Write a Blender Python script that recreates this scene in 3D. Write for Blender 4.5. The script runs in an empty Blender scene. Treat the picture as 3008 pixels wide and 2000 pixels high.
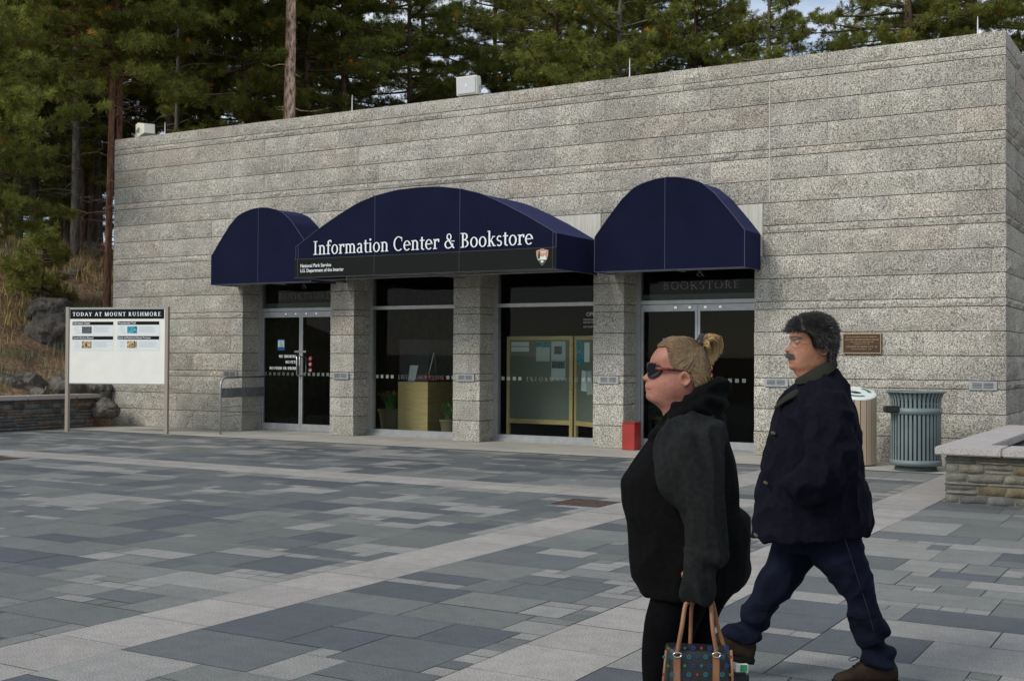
import bpy, bmesh, math, random
import numpy as np
from mathutils import Vector, Matrix, noise

R_ = math.radians
# ------------------------------------------------------------------ camera
scene = bpy.context.scene
EYE = 1.62
YAW, PIT, ROL, FPX, PW, PH = -.52963872, .01444195, .00564492, 3560.5, 3008., 2000.
cy, sy = math.cos(YAW), math.sin(YAW); cp, sp = math.cos(PIT), math.sin(PIT); cr, sr = math.cos(ROL), math.sin(ROL)
RM = (np.array([[cr, -sr, 0], [sr, cr, 0], [0, 0, 1]]) @ np.array([[1, 0, 0], [0, cp, sp], [0, -sp, cp]])
      @ np.array([[cy, -sy, 0], [0, 0, -1], [sy, cy, 0]]))
cam_d = bpy.data.cameras.new('camera')
cam_d.sensor_width = 36; cam_d.lens = FPX / PW * 36; cam_d.clip_end = 2000
cam = bpy.data.objects.new('camera', cam_d); scene.collection.objects.link(cam)
m3 = Matrix((RM[0], -RM[1], -RM[2])).transposed()
cam.matrix_world = Matrix.Translation((0, 0, EYE)) @ m3.to_4x4()
scene.camera = cam
RIGHT = Vector(RM[0]); FWD = Vector(RM[2]); UP = Vector((0, 0, 1))
RIGHT = Vector((RIGHT.x, RIGHT.y, 0)).normalized(); FWD = Vector((FWD.x, FWD.y, 0)).normalized()

def at(px, py, dist):
    """survey helper: point seen in direction (px,py) at a given distance in front of the lens"""
    v = RM.T @ np.array([(px - 1504) / FPX, (py - 1000) / FPX, 1.]) * dist
    return Vector((v[0], v[1], v[2] + EYE))

# ------------------------------------------------------------------ sky, sun, exposure
SUN_EL, SUN_AZ = 40., 207.      # azimuth of the sun seen from the plaza, degrees clockwise from +Y
w = bpy.data.worlds.new('World'); scene.world = w; w.use_nodes = True
nt = w.node_tree; nt.nodes.clear()
out = nt.nodes.new('ShaderNodeOutputWorld'); bg = nt.nodes.new('ShaderNodeBackground'); bg.inputs[1].default_value = .105
sky = nt.nodes.new('ShaderNodeTexSky'); sky.sky_type = 'NISHITA'; sky.sun_disc = False
sky.sun_elevation = R_(SUN_EL); sky.sun_rotation = R_(SUN_AZ); sky.altitude = 1500; sky.air_density = 1.0; sky.dust_density = 1.5
tc = nt.nodes.new('ShaderNodeTexCoord'); mp = nt.nodes.new('ShaderNodeMapping'); mp.inputs['Scale'].default_value = (1, 1, 3.2)
nz = nt.nodes.new('ShaderNodeTexNoise'); nz.inputs['Scale'].default_value = 2.3; nz.inputs['Detail'].default_value = 7; nz.inputs['Roughness'].default_value = .6
rp = nt.nodes.new('ShaderNodeValToRGB'); rp.color_ramp.elements[0].position = .33; rp.color_ramp.elements[1].position = .66
mx = nt.nodes.new('ShaderNodeMixRGB'); mx.inputs[2].default_value = (7.0, 7.3, 7.6, 1)
lk = nt.links.new
lk(tc.outputs['Generated'], mp.inputs[0]); lk(mp.outputs[0], nz.inputs['Vector']); lk(nz.outputs['Fac'], rp.inputs[0])
lk(rp.outputs[0], mx.inputs[0]); lk(sky.outputs[0], mx.inputs[1]); lk(mx.outputs[0], bg.inputs[0]); lk(bg.outputs[0], out.inputs[0])
sun_d = bpy.data.lights.new('sun', 'SUN'); sun_d.energy = 1.6; sun_d.angle = R_(20); sun_d.color = (1, .95, .87)
sun = bpy.data.objects.new('sun', sun_d); scene.collection.objects.link(sun)
sd = Vector((math.sin(R_(SUN_AZ)) * math.cos(R_(SUN_EL)), math.cos(R_(SUN_AZ)) * math.cos(R_(SUN_EL)), math.sin(R_(SUN_EL))))
sun.rotation_euler = sd.to_track_quat('Z', 'Y').to_euler()
vs = scene.view_settings; vs.view_transform = 'Standard'; vs.look = 'None'; vs.exposure = 0.38; vs.gamma = 1
try: scene.cycles.max_bounces = 6; scene.cycles.transparent_max_bounces = 16
except Exception: pass

# ------------------------------------------------------------------ helpers
COL = scene.collection
def link(o, parent=None):
    COL.objects.link(o)
    if parent is not None: o.parent = parent
    return o
def tag(o, label=None, cat=None, group=None, kind=None):
    if label: o['label'] = label
    if cat: o['category'] = cat
    if group: o['group'] = group
    if kind: o['kind'] = kind
    return o
def empty(name, loc=(0, 0, 0), label=None, cat=None, group=None):
    o = bpy.data.objects.new(name, None); o.empty_display_size = .2; o.location = loc; link(o)
    return tag(o, label, cat, group)

class MB:
    """mesh collector in world coordinates; build() re-bases onto the parent's location"""
    def __init__(s): s.v = []; s.f = []; s.m = []; s.c = []; s.mi = 0; s.col = 1.0
    def add(s, vs_, fs):
        o = len(s.v); s.v += [tuple(p) for p in vs_]
        for f in fs: s.f.append(tuple(i + o for i in f)); s.m.append(s.mi); s.c.append(s.col)
        return s
    def quad(s, a, b, c, d): return s.add([a, b, c, d], [(0, 1, 2, 3)])
    def box(s, x0, x1, y0, y1, z0, z1, rot=None):
        vs_ = [(x, y, z) for x in (x0, x1) for y in (y0, y1) for z in (z0, z1)]
        if rot: vs_ = [rot(p) for p in vs_]
        return s.add(vs_, [(0, 1, 3, 2), (4, 6, 7, 5), (0, 4, 5, 1), (2, 3, 7, 6), (0, 2, 6, 4), (1, 5, 7, 3)])
    def bbox(s, x0, x1, y0, y1, z0, z1, b=.01, rot=None):
        bm = bmesh.new(); bmesh.ops.create_cube(bm, size=1)
        for v in bm.verts: v.co = ((x0 + x1) / 2 + v.co.x * (x1 - x0), (y0 + y1) / 2 + v.co.y * (y1 - y0), (z0 + z1) / 2 + v.co.z * (z1 - z0))
        bmesh.ops.bevel(bm, geom=bm.edges[:], offset=b, segments=2, affect='EDGES')
        vs_ = [v.co.copy() for v in bm.verts]
        if rot: vs_ = [rot(p) for p in vs_]
        fs = [[v.index for v in f.verts] for f in bm.faces]; bm.free()
        return s.add(vs_, fs)
    def tube(s, pts, r, n=8, caps=True, r2=None, flat=None):
        pts = [Vector(p) for p in pts]; rings = []; k = len(pts)
        rs = r if isinstance(r, (list, tuple)) else [r] * k
        ref = Vector((.137, .29, .94))
        for i, p in enumerate(pts):
            t = (pts[min(i + 1, k - 1)] - pts[max(i - 1, 0)]).normalized()
            if i == 0:
                a = t.cross(ref)
                if a.length < .1: a = t.cross(Vector((1, 0, 0)))
                a.normalize()
            else: a = (a - t * a.dot(t)).normalized()
            b = t.cross(a)
            rings.append([p + a * math.cos(2 * math.pi * j / n) * rs[i] + b * math.sin(2 * math.pi * j / n) * rs[i] for j in range(n)])
        vs_ = [q for rg in rings for q in rg]
        fs = [(i * n + j, i * n + (j + 1) % n, (i + 1) * n + (j + 1) % n, (i + 1) * n + j) for i in range(k - 1) for j in range(n)]
        if caps: fs += [tuple(range(n))[::-1], tuple((k - 1) * n + j for j in range(n))]
        return s.add(vs_, fs)
    def lathe(s, cx, cy_, prof, n=32, a0=0, a1=None):
        full = a1 is None; a1 = 2 * math.pi if full else a1; m = n if full else n + 1
        vs_ = [(cx + r * math.cos(a0 + (a1 - a0) * j / n), cy_ + r * math.sin(a0 + (a1 - a0) * j / n), z) for r, z in prof for j in range(m)]
        fs = []
        for i in range(len(prof) - 1):
            for j in range(n):
                k = (j + 1) % m
                fs.append((i * m + j, i * m + k, (i + 1) * m + k, (i + 1) * m + j))
        return s.add(vs_, fs)
    def rings(s, rg, caps=True):
        n = len(rg[0]); vs_ = [q for r in rg for q in r]
        fs = [(i * n + j, i * n + (j + 1) % n, (i + 1) * n + (j + 1) % n, (i + 1) * n + j) for i in range(len(rg) - 1) for j in range(n)]
        if caps: fs += [tuple(range(n))[::-1], tuple((len(rg) - 1) * n + j for j in range(n))]
        return s.add(vs_, fs)
    def build(s, name, mats, parent=None, smooth=False, loc=None, col=False):
        me = bpy.data.meshes.new(name)
        base = Vector(loc) if loc is not None else (parent_world(parent) if parent else Vector((0, 0, 0)))
        me.from_pydata([(p[0] - base.x, p[1] - base.y, p[2] - base.z) for p in s.v], [], s.f)
        for m in (mats if isinstance(mats, (list, tuple)) else [mats]): me.materials.append(m)
        if s.m and max(s.m) > 0: me.polygons.foreach_set('material_index', s.m)
        if smooth: me.polygons.foreach_set('use_smooth', [True] * len(s.f))
        if col:
            at_ = me.color_attributes.new('tint', 'FLOAT_COLOR', 'CORNER'); arr = []
            for f, c in zip(s.f, s.c):
                cc = (c, c, c, 1) if not isinstance(c, tuple) else (*c, 1)
                arr += list(cc) * len(f)
            at_.data.foreach_set('color', arr)
        me.update(); o = bpy.data.objects.new(name, me); link(o, parent)
        if parent is None and loc is not None: o.location = loc
        return o
def parent_world(p):
    v = Vector((0, 0, 0))
    while p is not None: v += p.location; p = p.parent
    return v

def evalmesh(o):
    dg = bpy.context.evaluated_depsgraph_get(); dg.update()
    return bpy.data.meshes.new_from_object(o.evaluated_get(dg))

# ------------------------------------------------------------------ materials
MATS = {}
def mat(name, color, rough=.6, metal=0, spec=.5, **k):
    if name in MATS: return MATS[name]
    m = bpy.data.materials.new(name); m.use_nodes = True; n = m.node_tree.nodes; l = m.node_tree.links
    b = n['Principled BSDF']; b.inputs['Roughness'].default_value = rough; b.inputs['Metallic'].default_value = metal
    b.inputs['Specular IOR Level'].default_value = spec
    c = (*color, 1) if len(color) == 3 else color
    b.inputs['Base Color'].default_value = c
    sock = None; tcn = n.new('ShaderNodeTexCoord')
    def nzn(scale, detail=3, rough_=.55, vec=None):
        x = n.new('ShaderNodeTexNoise'); x.inputs['Scale'].default_value = scale; x.inputs['Detail'].default_value = detail; x.inputs['Roughness'].default_value = rough_
        l.new(vec if vec is not None else tcn.outputs['Object'], x.inputs['Vector']); return x
    def ramp(src, stops):
        r = n.new('ShaderNodeValToRGB'); e = r.color_ramp.elements
        while len(e) < len(stops): e.new(.5)
        for i, (p, cc) in enumerate(stops): e[i].position = p; e[i].color = (cc, cc, cc, 1) if not isinstance(cc, tuple) else (*cc, 1)
        l.new(src, r.inputs[0]); return r
    def mul(a, bb, fac=1, mode='MULTIPLY'):
        x = n.new('ShaderNodeMixRGB'); x.blend_type = mode; x.inputs[0].default_value = fac
        for i, q in ((1, a), (2, bb)):
            if isinstance(q, tuple): x.inputs[i].default_value = q
            else: l.new(q, x.inputs[i])
        return x
    sock = c
    if k.get('attr'):
        a = n.new('ShaderNodeAttribute'); a.attribute_name = 'tint'; sock = mul(c, a.outputs['Color']).outputs[0]
    for (sc, lo, hi, det) in k.get('vary', []):     # multiplicative noise
        x = nzn(sc, det); r = ramp(x.outputs['Fac'], [(.35, lo), (.65, hi)]); sock = mul(sock, r.outputs[0]).outputs[0]
    if k.get('speck'):
        for (sc, stops) in k['speck']:
            x = nzn(sc, 2, .6); r = ramp(x.outputs['Fac'], stops); sock = mul(sock, r.outputs[0]).outputs[0]
    if k.get('stretch'):                             # streaks
        vec, sc, lo, hi = k['stretch']; mpn = n.new('ShaderNodeMapping'); mpn.inputs['Scale'].default_value = vec; l.new(tcn.outputs['Object'], mpn.inputs[0])
        x = nzn(sc, 4, .6, mpn.outputs[0]); r = ramp(x.outputs['Fac'], [(.35, lo), (.65, hi)]); sock = mul(sock, r.outputs[0]).outputs[0]
    if not isinstance(sock, tuple): l.new(sock, b.inputs['Base Color'])
    if k.get('bump'):
        sc, st, dist = k['bump']; x = nzn(sc, 4, .65); bn = n.new('ShaderNodeBump'); bn.inputs['Strength'].default_value = st; bn.inputs['Distance'].default_value = dist
        l.new(x.outputs['Fac'], bn.inputs['Height']); l.new(bn.outputs[0], b.inputs['Normal'])
    if k.get('weave'):
        sc, st = k['weave']; x = n.new('ShaderNodeTexWave'); x.inputs['Scale'].default_value = sc; x.bands_direction = 'Z'; l.new(tcn.outputs['Object'], x.inputs[0])
        bn = n.new('ShaderNodeBump'); bn.inputs['Strength'].default_value = st; bn.inputs['Distance'].default_value = .002
        l.new(x.outputs['Fac'], bn.inputs['Height']); l.new(bn.outputs[0], b.inputs['Normal'])
    if k.get('trans'): b.inputs['Subsurface Weight'].default_value = k['trans']; b.inputs['Subsurface Radius'].default_value = (.01, .004, .002)
    if k.get('sheen'): b.inputs['Sheen Weight'].default_value = k['sheen']; b.inputs['Sheen Tint'].default_value = (.30, .36, 1, 1)
    MATS[name] = m; return m

M_granite = mat('granite', (.478, .457, .400), .88, attr=True, spec=.25,
    vary=[(.55, .86, 1.08, 4), (2.6, .88, 1.08, 3)], speck=[(50, [(.37, (.34, .34, .30)), (.46, (.82, .82, .79)), (.54, (1.02, 1.02, 1.0)), (.64, (1.36, 1.36, 1.35))]), (110, [(.38, .5), (.5, 1.0), (.62, 1.3)])],
    bump=(38, .9, .012))
M_mortar = mat('mortar', (.085, .072, .045), .9, vary=[(6, .75, 1.15, 3)])
M_joint = mat('joint sealant', (.50, .48, .43), .7)
M_conc = mat('pale concrete', (.60, .59, .51), .8, stretch=((14, 14, .6), 3, .82, 1.08), bump=(60, .2, .004))
M_apron = mat('apron concrete', (.40, .385, .33), .85, vary=[(1.5, .85, 1.08, 4), (140, .85, 1.12, 2)], bump=(120, .2, .003))
M_slab = mat('paving stone', (1, 1, 1), .68, attr=True, vary=[(9, .92, 1.07, 3), (1.7, .92, 1.05, 5)], speck=[(5.5, [(.25, .80), (.33, 1.0), (.9, 1.0)]), (120, [(.36, .55), (.5, 1.0), (.64, 1.45)]), (260, [(.36, .7), (.5, 1.0), (.64, 1.3)])], bump=(130, .6, .004))
M_base = mat('joint sand', (.085, .078, .068), .95, vary=[(20, .7, 1.5, 3)])
M_blue = mat('navy canvas', (.0056, .0066, .0240), .85, spec=.10, sheen=.13, vary=[(2.2, .88, 1.1, 3), (.8, .9, 1.1, 3)], weave=(160, .12))
M_black = mat('black sign face', (.0075, .0095, .0085), .7, spec=.15, vary=[(40, .85, 1.15, 2)])
M_white = mat('white lettering', (.82, .86, .86), .5)
M_seam = mat('canvas piping', (.075, .075, .13), .7)
M_alu = mat('brushed aluminium', (.40, .41, .41), .42, .55, vary=[(8, .9, 1.06, 3)])
M_alud = mat('dull aluminium', (.30, .31, .32), .45, .5, vary=[(5, .85, 1.1, 3)])
M_steel = mat('polished steel', (.62, .63, .62), .2, 1)
M_cream = mat('cream panel', (.90, .885, .79), .5, vary=[(3, .96, 1.02, 3), (60, .98, 1.0, 2)])
M_cream2 = mat('cream casing', (.82, .81, .66), .45)
M_grille = mat('speaker grille', (.60, .60, .61), .6)
M_paper = mat('white paper', (.80, .84, .82), .6)
M_ink = mat('print ink', (.02, .02, .02), .6)
M_greyink = mat('grey print', (.42, .43, .44), .6)
M_bark = mat('pine bark', (.16, .105, .075), .95, stretch=((7, 7, 1.6), 2.0, .35, 1.4), bump=(14, 1, .03))
M_barkl = mat('plated orange bark', (.72, .50, .37), .95, stretch=((9, 9, 3.0), 1.6, .25, 1.45), bump=(16, 1, .03))
M_barkr = mat('reddish bark', (.23, .115, .07), .95, stretch=((9, 9, 1.8), 2.0, .4, 1.35), bump=(14, 1, .03))
M_barkd = mat('grey bark', (.13, .115, .095), .95, stretch=((8, 8, 1.5), 2.0, .5, 1.35), bump=(14, 1, .03))
M_needle = mat('pine needles', (.225, .250, .052), .6, attr=True, spec=.25)
_n = M_needle.node_tree.nodes; _l = M_needle.node_tree.links; _b = _n['Principled BSDF']; _t = _n.new('ShaderNodeBsdfTranslucent'); _m = _n.new('ShaderNodeMixShader'); _m.inputs[0].default_value = .35
_l.new(_b.inputs['Base Color'].links[0].from_socket, _t.inputs[0]); _l.new(_b.outputs[0], _m.inputs[1]); _l.new(_t.outputs[0], _m.inputs[2]); _l.new(_m.outputs[0], _n['Material Output'].inputs[0])
M_grass = mat('dry grass', (.50, .385, .18), .9, attr=True, spec=.2)
M_earth = mat('hill ground', (.24, .15, .085), .95, vary=[(.7, .5, 1.35, 4), (9, .6, 1.3, 4)], bump=(6, 1, .08))
M_rock = mat('boulder stone', (.125, .112, .095), .9, vary=[(1.8, .5, 1.3, 5), (14, .7, 1.25, 4)], bump=(7, 1, .06))
M_fieldstone = mat('ledge stone', (1, 1, 1), .88, attr=True, vary=[(7, .7, 1.25, 4), (60, .8, 1.2, 3)], bump=(26, .8, .015))
M_rubble = mat('wall mortar', (.15, .14, .105), .95, vary=[(12, .7, 1.2, 3)], bump=(30, .8, .01))
M_cap = mat('granite cap', (.42, .39, .37), .75, vary=[(3, .93, 1.05, 3)], speck=[(110, [(.36, .45), (.46, .95), (.6, 1.15)])], bump=(120, .25, .003))
M_roof = mat('roof membrane', (.15, .15, .15), .9)
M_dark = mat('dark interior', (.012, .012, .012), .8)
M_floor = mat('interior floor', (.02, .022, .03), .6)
M_maple = mat('maple veneer', (.70, .49, .22), .45, stretch=((1, 1, 9), 3, .86, 1.1))
M_board = mat('pin board cloth', (.20, .21, .17), .85, vary=[(60, .85, 1.1, 3)])
M_teal = mat('teal print', (.05, .30, .34), .5, vary=[(25, .4, 1.5, 3)])
M_photo = mat('dark photo print', (.05, .055, .06), .5, vary=[(30, .5, 3.0, 3)])
M_bluep = mat('blue photo print', (.04, .27, .36), .5, vary=[(22, .3, 2.0, 4)])
M_tanp = mat('tan photo print', (.50, .36, .19), .5, vary=[(25, .05, 1.6, 2)])
M_red = mat('red painted metal', (.36, .028, .022), .45, vary=[(5, .85, 1.08, 3)])
M_bronze = mat('bronze plaque', (.065, .035, .018), .5, .3, vary=[(20, .8, 1.2, 3)])
M_bronzel = mat('raised bronze', (.42, .27, .14), .45, .3)
M_gtrash = mat('grey green coated steel', (.155, .20, .20), .5, vary=[(4, .9, 1.06, 3)])
M_blackp = mat('black plastic', (.014, .014, .015), .5)
M_tan = mat('tan recycled slats', (.47, .37, .26), .65, stretch=((30, 30, .8), 2, .93, 1.05))
M_lid = mat('white lid', (.72, .74, .72), .4)
M_green = mat('green print', (.03, .22, .14), .5)
M_grate = mat('rusty cast iron', (.085, .05, .04), .8, vary=[(14, .7, 1.4, 3)])
M_terra = mat('clay pot', (.20, .15, .085), .8)
M_leaf = mat('leaf green', (.10, .22, .05), .6)
M_flower = mat('red petals', (.45, .03, .03), .6)
M_soil = mat('planter soil', (.11, .08, .055), .95, vary=[(20, .6, 1.3, 3)], bump=(30, 1, .02))

def glass(name, refl=.05, tint=(.80, .88, .84)):
    m = bpy.data.materials.new(name); m.use_nodes = True; n = m.node_tree.nodes; l = m.node_tree.links; n.clear()
    o = n.new('ShaderNodeOutputMaterial'); t = n.new('ShaderNodeBsdfTransparent'); t.inputs[0].default_value = (*tint, 1)
    g = n.new('ShaderNodeBsdfGlossy'); g.inputs['Roughness'].default_value = .02; f = n.new('ShaderNodeFresnel'); f.inputs[0].default_value = 1.33
    mm = n.new('ShaderNodeMath'); mm.operation = 'MULTIPLY'; mm.inputs[1].default_value = refl; l.new(f.outputs[0], mm.inputs[0])
    mxn = n.new('ShaderNodeMixShader'); l.new(mm.outputs[0], mxn.inputs[0]); l.new(t.outputs[0], mxn.inputs[1]); l.new(g.outputs[0], mxn.inputs[2]); l.new(mxn.outputs[0], o.inputs[0])
    MATS[name] = m; return m
M_glass = glass('tinted glass', .55)
def frosted(name, a, colr=(.5, .52, .5)):
    m = bpy.data.materials.new(name); m.use_nodes = True; n = m.node_tree.nodes; l = m.node_tree.links
    b = n['Principled BSDF']; b.inputs['Base Color'].default_value = (*colr, 1); b.inputs['Alpha'].default_value = a; b.inputs['Roughness'].default_value = .8
    return m
M_etch = frosted('etched lettering', .28); M_etch2 = frosted('frosted square', .45, (.55, .6, .56)); M_acryl = frosted('clear acrylic', .07, (.7, .7, .7))
M_etch3 = frosted('faint etched lettering', .5, (.30, .31, .30))

# ------------------------------------------------------------------ lettering
def font_text(txt, size, mt, name, parent, origin, xdir, updir, bold=0, align='LEFT', width=None, spacing=1):
    cu = bpy.data.curves.new('t', 'FONT'); cu.body = txt; cu.size = size; cu.offset = bold; cu.align_x = align; cu.space_character = spacing; cu.resolution_u = 3
    o = bpy.data.objects.new('t', cu); COL.objects.link(o); me = evalmesh(o)
    bpy.data.objects.remove(o); xs = [v.co.x for v in me.vertices]
    sx = 1 if width is None or not xs else width / (max(xs) - min(xs))
    mb = MB(); O = Vector(origin); X = Vector(xdir).normalized(); U = Vector(updir).normalized()
    vv = [O + X * v.co.x * sx + U * v.co.y for v in me.vertices]
    mb.add(vv, [tuple(p.vertices) for p in me.polygons]); bpy.data.meshes.remove(me)
    return mb if name is None else mb.build(name, mt, parent)

def glyph(ch, T, t):
    """serif capitals and some lowercase as strokes: returns (advance, [polygons])"""
    P = []; s = .055
    def rect(x0, y0, x1, y1): P.append([(x0, y0), (x1, y0), (x1, y1), (x0, y1)])
    def stem(x, y0, y1, w=T, ser=(1, 1), hw=None):
        rect(x - w / 2, y0, x + w / 2, y1); h = hw or (w / 2 + .10)
        if ser[0]: rect(x - h, y0, x + h, y0 + s)
        if ser[1]: rect(x - h, y1 - s, x + h, y1)
    def diag(x0, y0, x1, y1, w): P.append([(x0 - w / 2, y0), (x0 + w / 2, y0), (x1 + w / 2, y1), (x1 - w / 2, y1)])
    def arc(cx, cy_, rx, ry, a0, a1, w=T, h=t, n=None):
        n = n or max(4, int(abs(a1 - a0) / 15))
        for i in range(n):
            q = []
            for (a, k) in ((a0 + (a1 - a0) * i / n, 0), (a0 + (a1 - a0) * (i + 1) / n, 0), (a0 + (a1 - a0) * (i + 1) / n, 1), (a0 + (a1 - a0) * i / n, 1)):
                a = R_(a); q.append((cx + (rx - w * k) * math.cos(a), cy_ + (ry - h * k) * math.sin(a)))
            P.append(q)
    adv = .7; x = .68
    if ch == ' ': return .36, []
    if ch == 'I': stem(.21, 0, 1, hw=.19); adv = .46
    elif ch == 'B': stem(.21, 0, 1, hw=.19); arc(.32, .755, .29, .245, -90, 90); arc(.32, .275, .36, .275, -90, 90); rect(.2, 0, .33, t); rect(.2, 1 - t, .33, 1); rect(.2, .5, .33, .5 + t); adv = .76
    elif ch == 'C': arc(.46, .5, .44, .52, 48, 312); rect(.72, .66, .77, .95); adv = .84
    elif ch == 'G': arc(.46, .5, .44, .52, 48, 318); rect(.72, .66, .77, .95); stem(.75, .04, .42, ser=(0, 1)); adv = .92
    elif ch == 'D': stem(.21, 0, 1, hw=.19); arc(.34, .5, .48, .5, -90, 90); rect(.2, 0, .35, t); rect(.2, 1 - t, .35, 1); adv = .88
    elif ch in 'EF':
        stem(.21, 0, 1, hw=.19); rect(.2, 1 - t, .62, 1); rect(.57, .8, .62, 1); rect(.2, .48, .5, .48 + t); rect(.47, .4, .5, .62)
        if ch == 'E': rect(.2, 0, .65, t); rect(.6, 0, .65, .22)
        adv = .7
    elif ch == 'L': stem(.21, 0, 1, hw=.19); rect(.2, 0, .62, t); rect(.57, 0, .62, .24); adv = .67
    elif ch == 'H': stem(.2, 0, 1); stem(.72, 0, 1); rect(.2, .48, .72, .48 + t); adv = .93
    elif ch == 'K': stem(.21, 0, 1); diag(.26, .40, .70, 1, t * 1.3); diag(.74, 0, .38, .56, T * 1.15); rect(.58, 1 - s, .82, 1); rect(.62, 0, .88, s); adv = .87
    elif ch == 'M': stem(.16, 0, 1, t * 1.2); diag(.52, 0, .2, 1, T * 1.1); diag(.52, 0, .86, 1, t * 1.2); stem(.9, 0, 1, T); adv = 1.08
    elif ch == 'N': stem(.18, 0, 1, t * 1.2); diag(.72, 0, .2, 1, T * 1.1); stem(.74, 0, 1, t * 1.2); adv = .92
    elif ch in 'OQ': arc(.46, .5, .44, .52, 0, 360); adv = .93
    elif ch in 'PR':
        stem(.21, 0, 1, hw=.19); arc(.33, .74, .29, .26, -90, 90); rect(.2, 1 - t, .34, 1); rect(.2, .48, .34, .48 + t); adv = .68
        if ch == 'R': diag(.68, 0, .36, .5, T * 1.1); rect(.58, 0, .80, s); adv = .8
    elif ch == 'S': arc(.32, .75, .24, .27, 35, 270, T * .8, t * 1.2); arc(.32, .25, .27, .27, 90, -145, T * .8, t * 1.2); rect(.5, .7, .55, .95); rect(.05, .05, .1, .3); adv = .64
    elif ch == 'T': stem(.37, 0, 1, ser=(1, 0), hw=.19); rect(.02, 1 - t, .72, 1); rect(.02, .78, .07, 1); rect(.67, .78, .72, 1); adv = .74
    elif ch == 'U': stem(.2, .3, 1, ser=(0, 1)); stem(.72, .3, 1, t * 1.2, ser=(0, 1)); arc(.455, .32, .33, .34, 180, 360, T * .8); adv = .92
    elif ch == 'V': diag(.42, 0, .12, 1, T); diag(.42, 0, .72, 1, t * 1.2); rect(0, 1 - s, .26, 1); rect(.6, 1 - s, .84, 1); adv = .82
    elif ch == 'Y': stem(.4, 0, .5, ser=(1, 0)); diag(.4, .44, .12, 1, T); diag(.4, .44, .68, 1, t * 1.2); rect(0, 1 - s, .26, 1); rect(.56, 1 - s, .8, 1); adv = .78
    elif ch == 'A': diag(.1, 0, .42, 1, t * 1.2); diag(.76, 0, .42, 1, T * 1.1); rect(.22, .3, .64, .3 + t); rect(0, 0, .24, s); rect(.62, 0, .9, s); adv = .88
    elif ch == 'Z': rect(.05, 1 - t, .62, 1); rect(.03, 0, .64, t); diag(.12, t, .54, 1 - t, T * 1.1); adv = .7
    elif ch == 'J': stem(.3, .1, 1, ser=(0, 1)); arc(.17, .1, .2, .2, 180, 360); adv = .46
    elif ch == '&':
        arc(.40, .78, .21, .24, 0, 360, T * .75, t); arc(.36, .27, .34, .29, 60, 300, T, t); diag(.80, 0, .26, .72, T); arc(.30, .25, .46, .25, -80, 20, T * .7, t); rect(.56, .46, .86, .46 + s); adv = .92
    elif ch == ',': rect(.08, 0, .2, .12); diag(.1, -.15, .16, 0, .06); adv = .3
    elif ch == '.': rect(.08, 0, .2, .12); adv = .28
    elif ch == '1': stem(.25, 0, 1, ser=(1, 0)); adv = .5
    elif ch == '9': arc(.3, .7, .26, .3, 0, 360); diag(.2, 0, .5, .6, T); adv = .6
    # lowercase
    elif ch == 'n': stem(.17, 0, x, ser=(1, 0), hw=.15); rect(.02, x - s, .2, x); arc(.34, x - .24, .27, .26, 0, 135, T, t * 1.3); stem(.54, 0, x - .22, ser=(1, 0), hw=.15); adv = .71
    elif ch == 'm': stem(.17, 0, x, ser=(1, 0), hw=.15); rect(.02, x - s, .2, x); arc(.33, x - .24, .26, .26, 0, 135, T, t * 1.3); stem(.52, 0, x - .22, ser=(1, 0), hw=.14); arc(.68, x - .24, .26, .26, 0, 135, T, t * 1.3); stem(.87, 0, x - .22, ser=(1, 0), hw=.15); adv = 1.04
    elif ch == 'r': stem(.17, 0, x, ser=(1, 0), hw=.16); rect(.02, x - s, .2, x); arc(.40, x - .22, .24, .24, 60, 150, T, t * 1.3); rect(.42, x - .2, .53, x); adv = .53
    elif ch == 'o': arc(.33, x / 2, .31, x / 2 + .02, 0, 360); adv = .67
    elif ch == 'e': arc(.33, x / 2, .31, x / 2 + .02, 0, 318); rect(.1, x / 2, .58, x / 2 + t); adv = .65
    elif ch == 'c': arc(.33, x / 2, .31, x / 2 + .02, 45, 315); adv = .6
    elif ch == 'a': stem(.45, .0, x - .2, ser=(0, 0)); rect(.45, 0, .6, s); arc(.30, x - .21, .225, .23, 0, 150, T, t * 1.3); arc(.29, .19, .24, .21, 40, 320, T * .9, t); adv = .62
    elif ch == 'i': stem(.17, 0, x, ser=(1, 0), hw=.16); rect(.02, x - s, .2, x); arc(.165, .9, .085, .085, 0, 360, .08, .08); adv = .36
    elif ch == 't': stem(.2, .14, .88, ser=(0, 0)); rect(.02, x - s - .01, .42, x); arc(.32, .16, .19, .18, 180, 300, T, t * 1.3); adv = .43
    elif ch == 'f': stem(.2, 0, .84, ser=(1, 0), hw=.17); rect(.03, x - s - .01, .42, x); arc(.36, .84, .23, .2, 50, 180, T, t * 1.4); rect(.42, .86, .5, 1.0); adv = .45
    elif ch == 'k': stem(.17, 0, 1.05, ser=(1, 0), hw=.15); rect(.02, 1.05 - s, .2, 1.05); diag(.2, .26, .50, x, t * 1.3); diag(.56, 0, .3, .42, T); rect(.4, x - s, .62, x); rect(.45, 0, .68, s); adv = .68
    elif ch == 's': arc(.25, x - .18, .2, .2, 30, 265, T * .8, t * 1.25); arc(.25, .18, .22, .2, 90, -150, T * .8, t * 1.25); adv = .5
    else: rect(.1, 0, .2, 1)
    return adv, P
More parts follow.
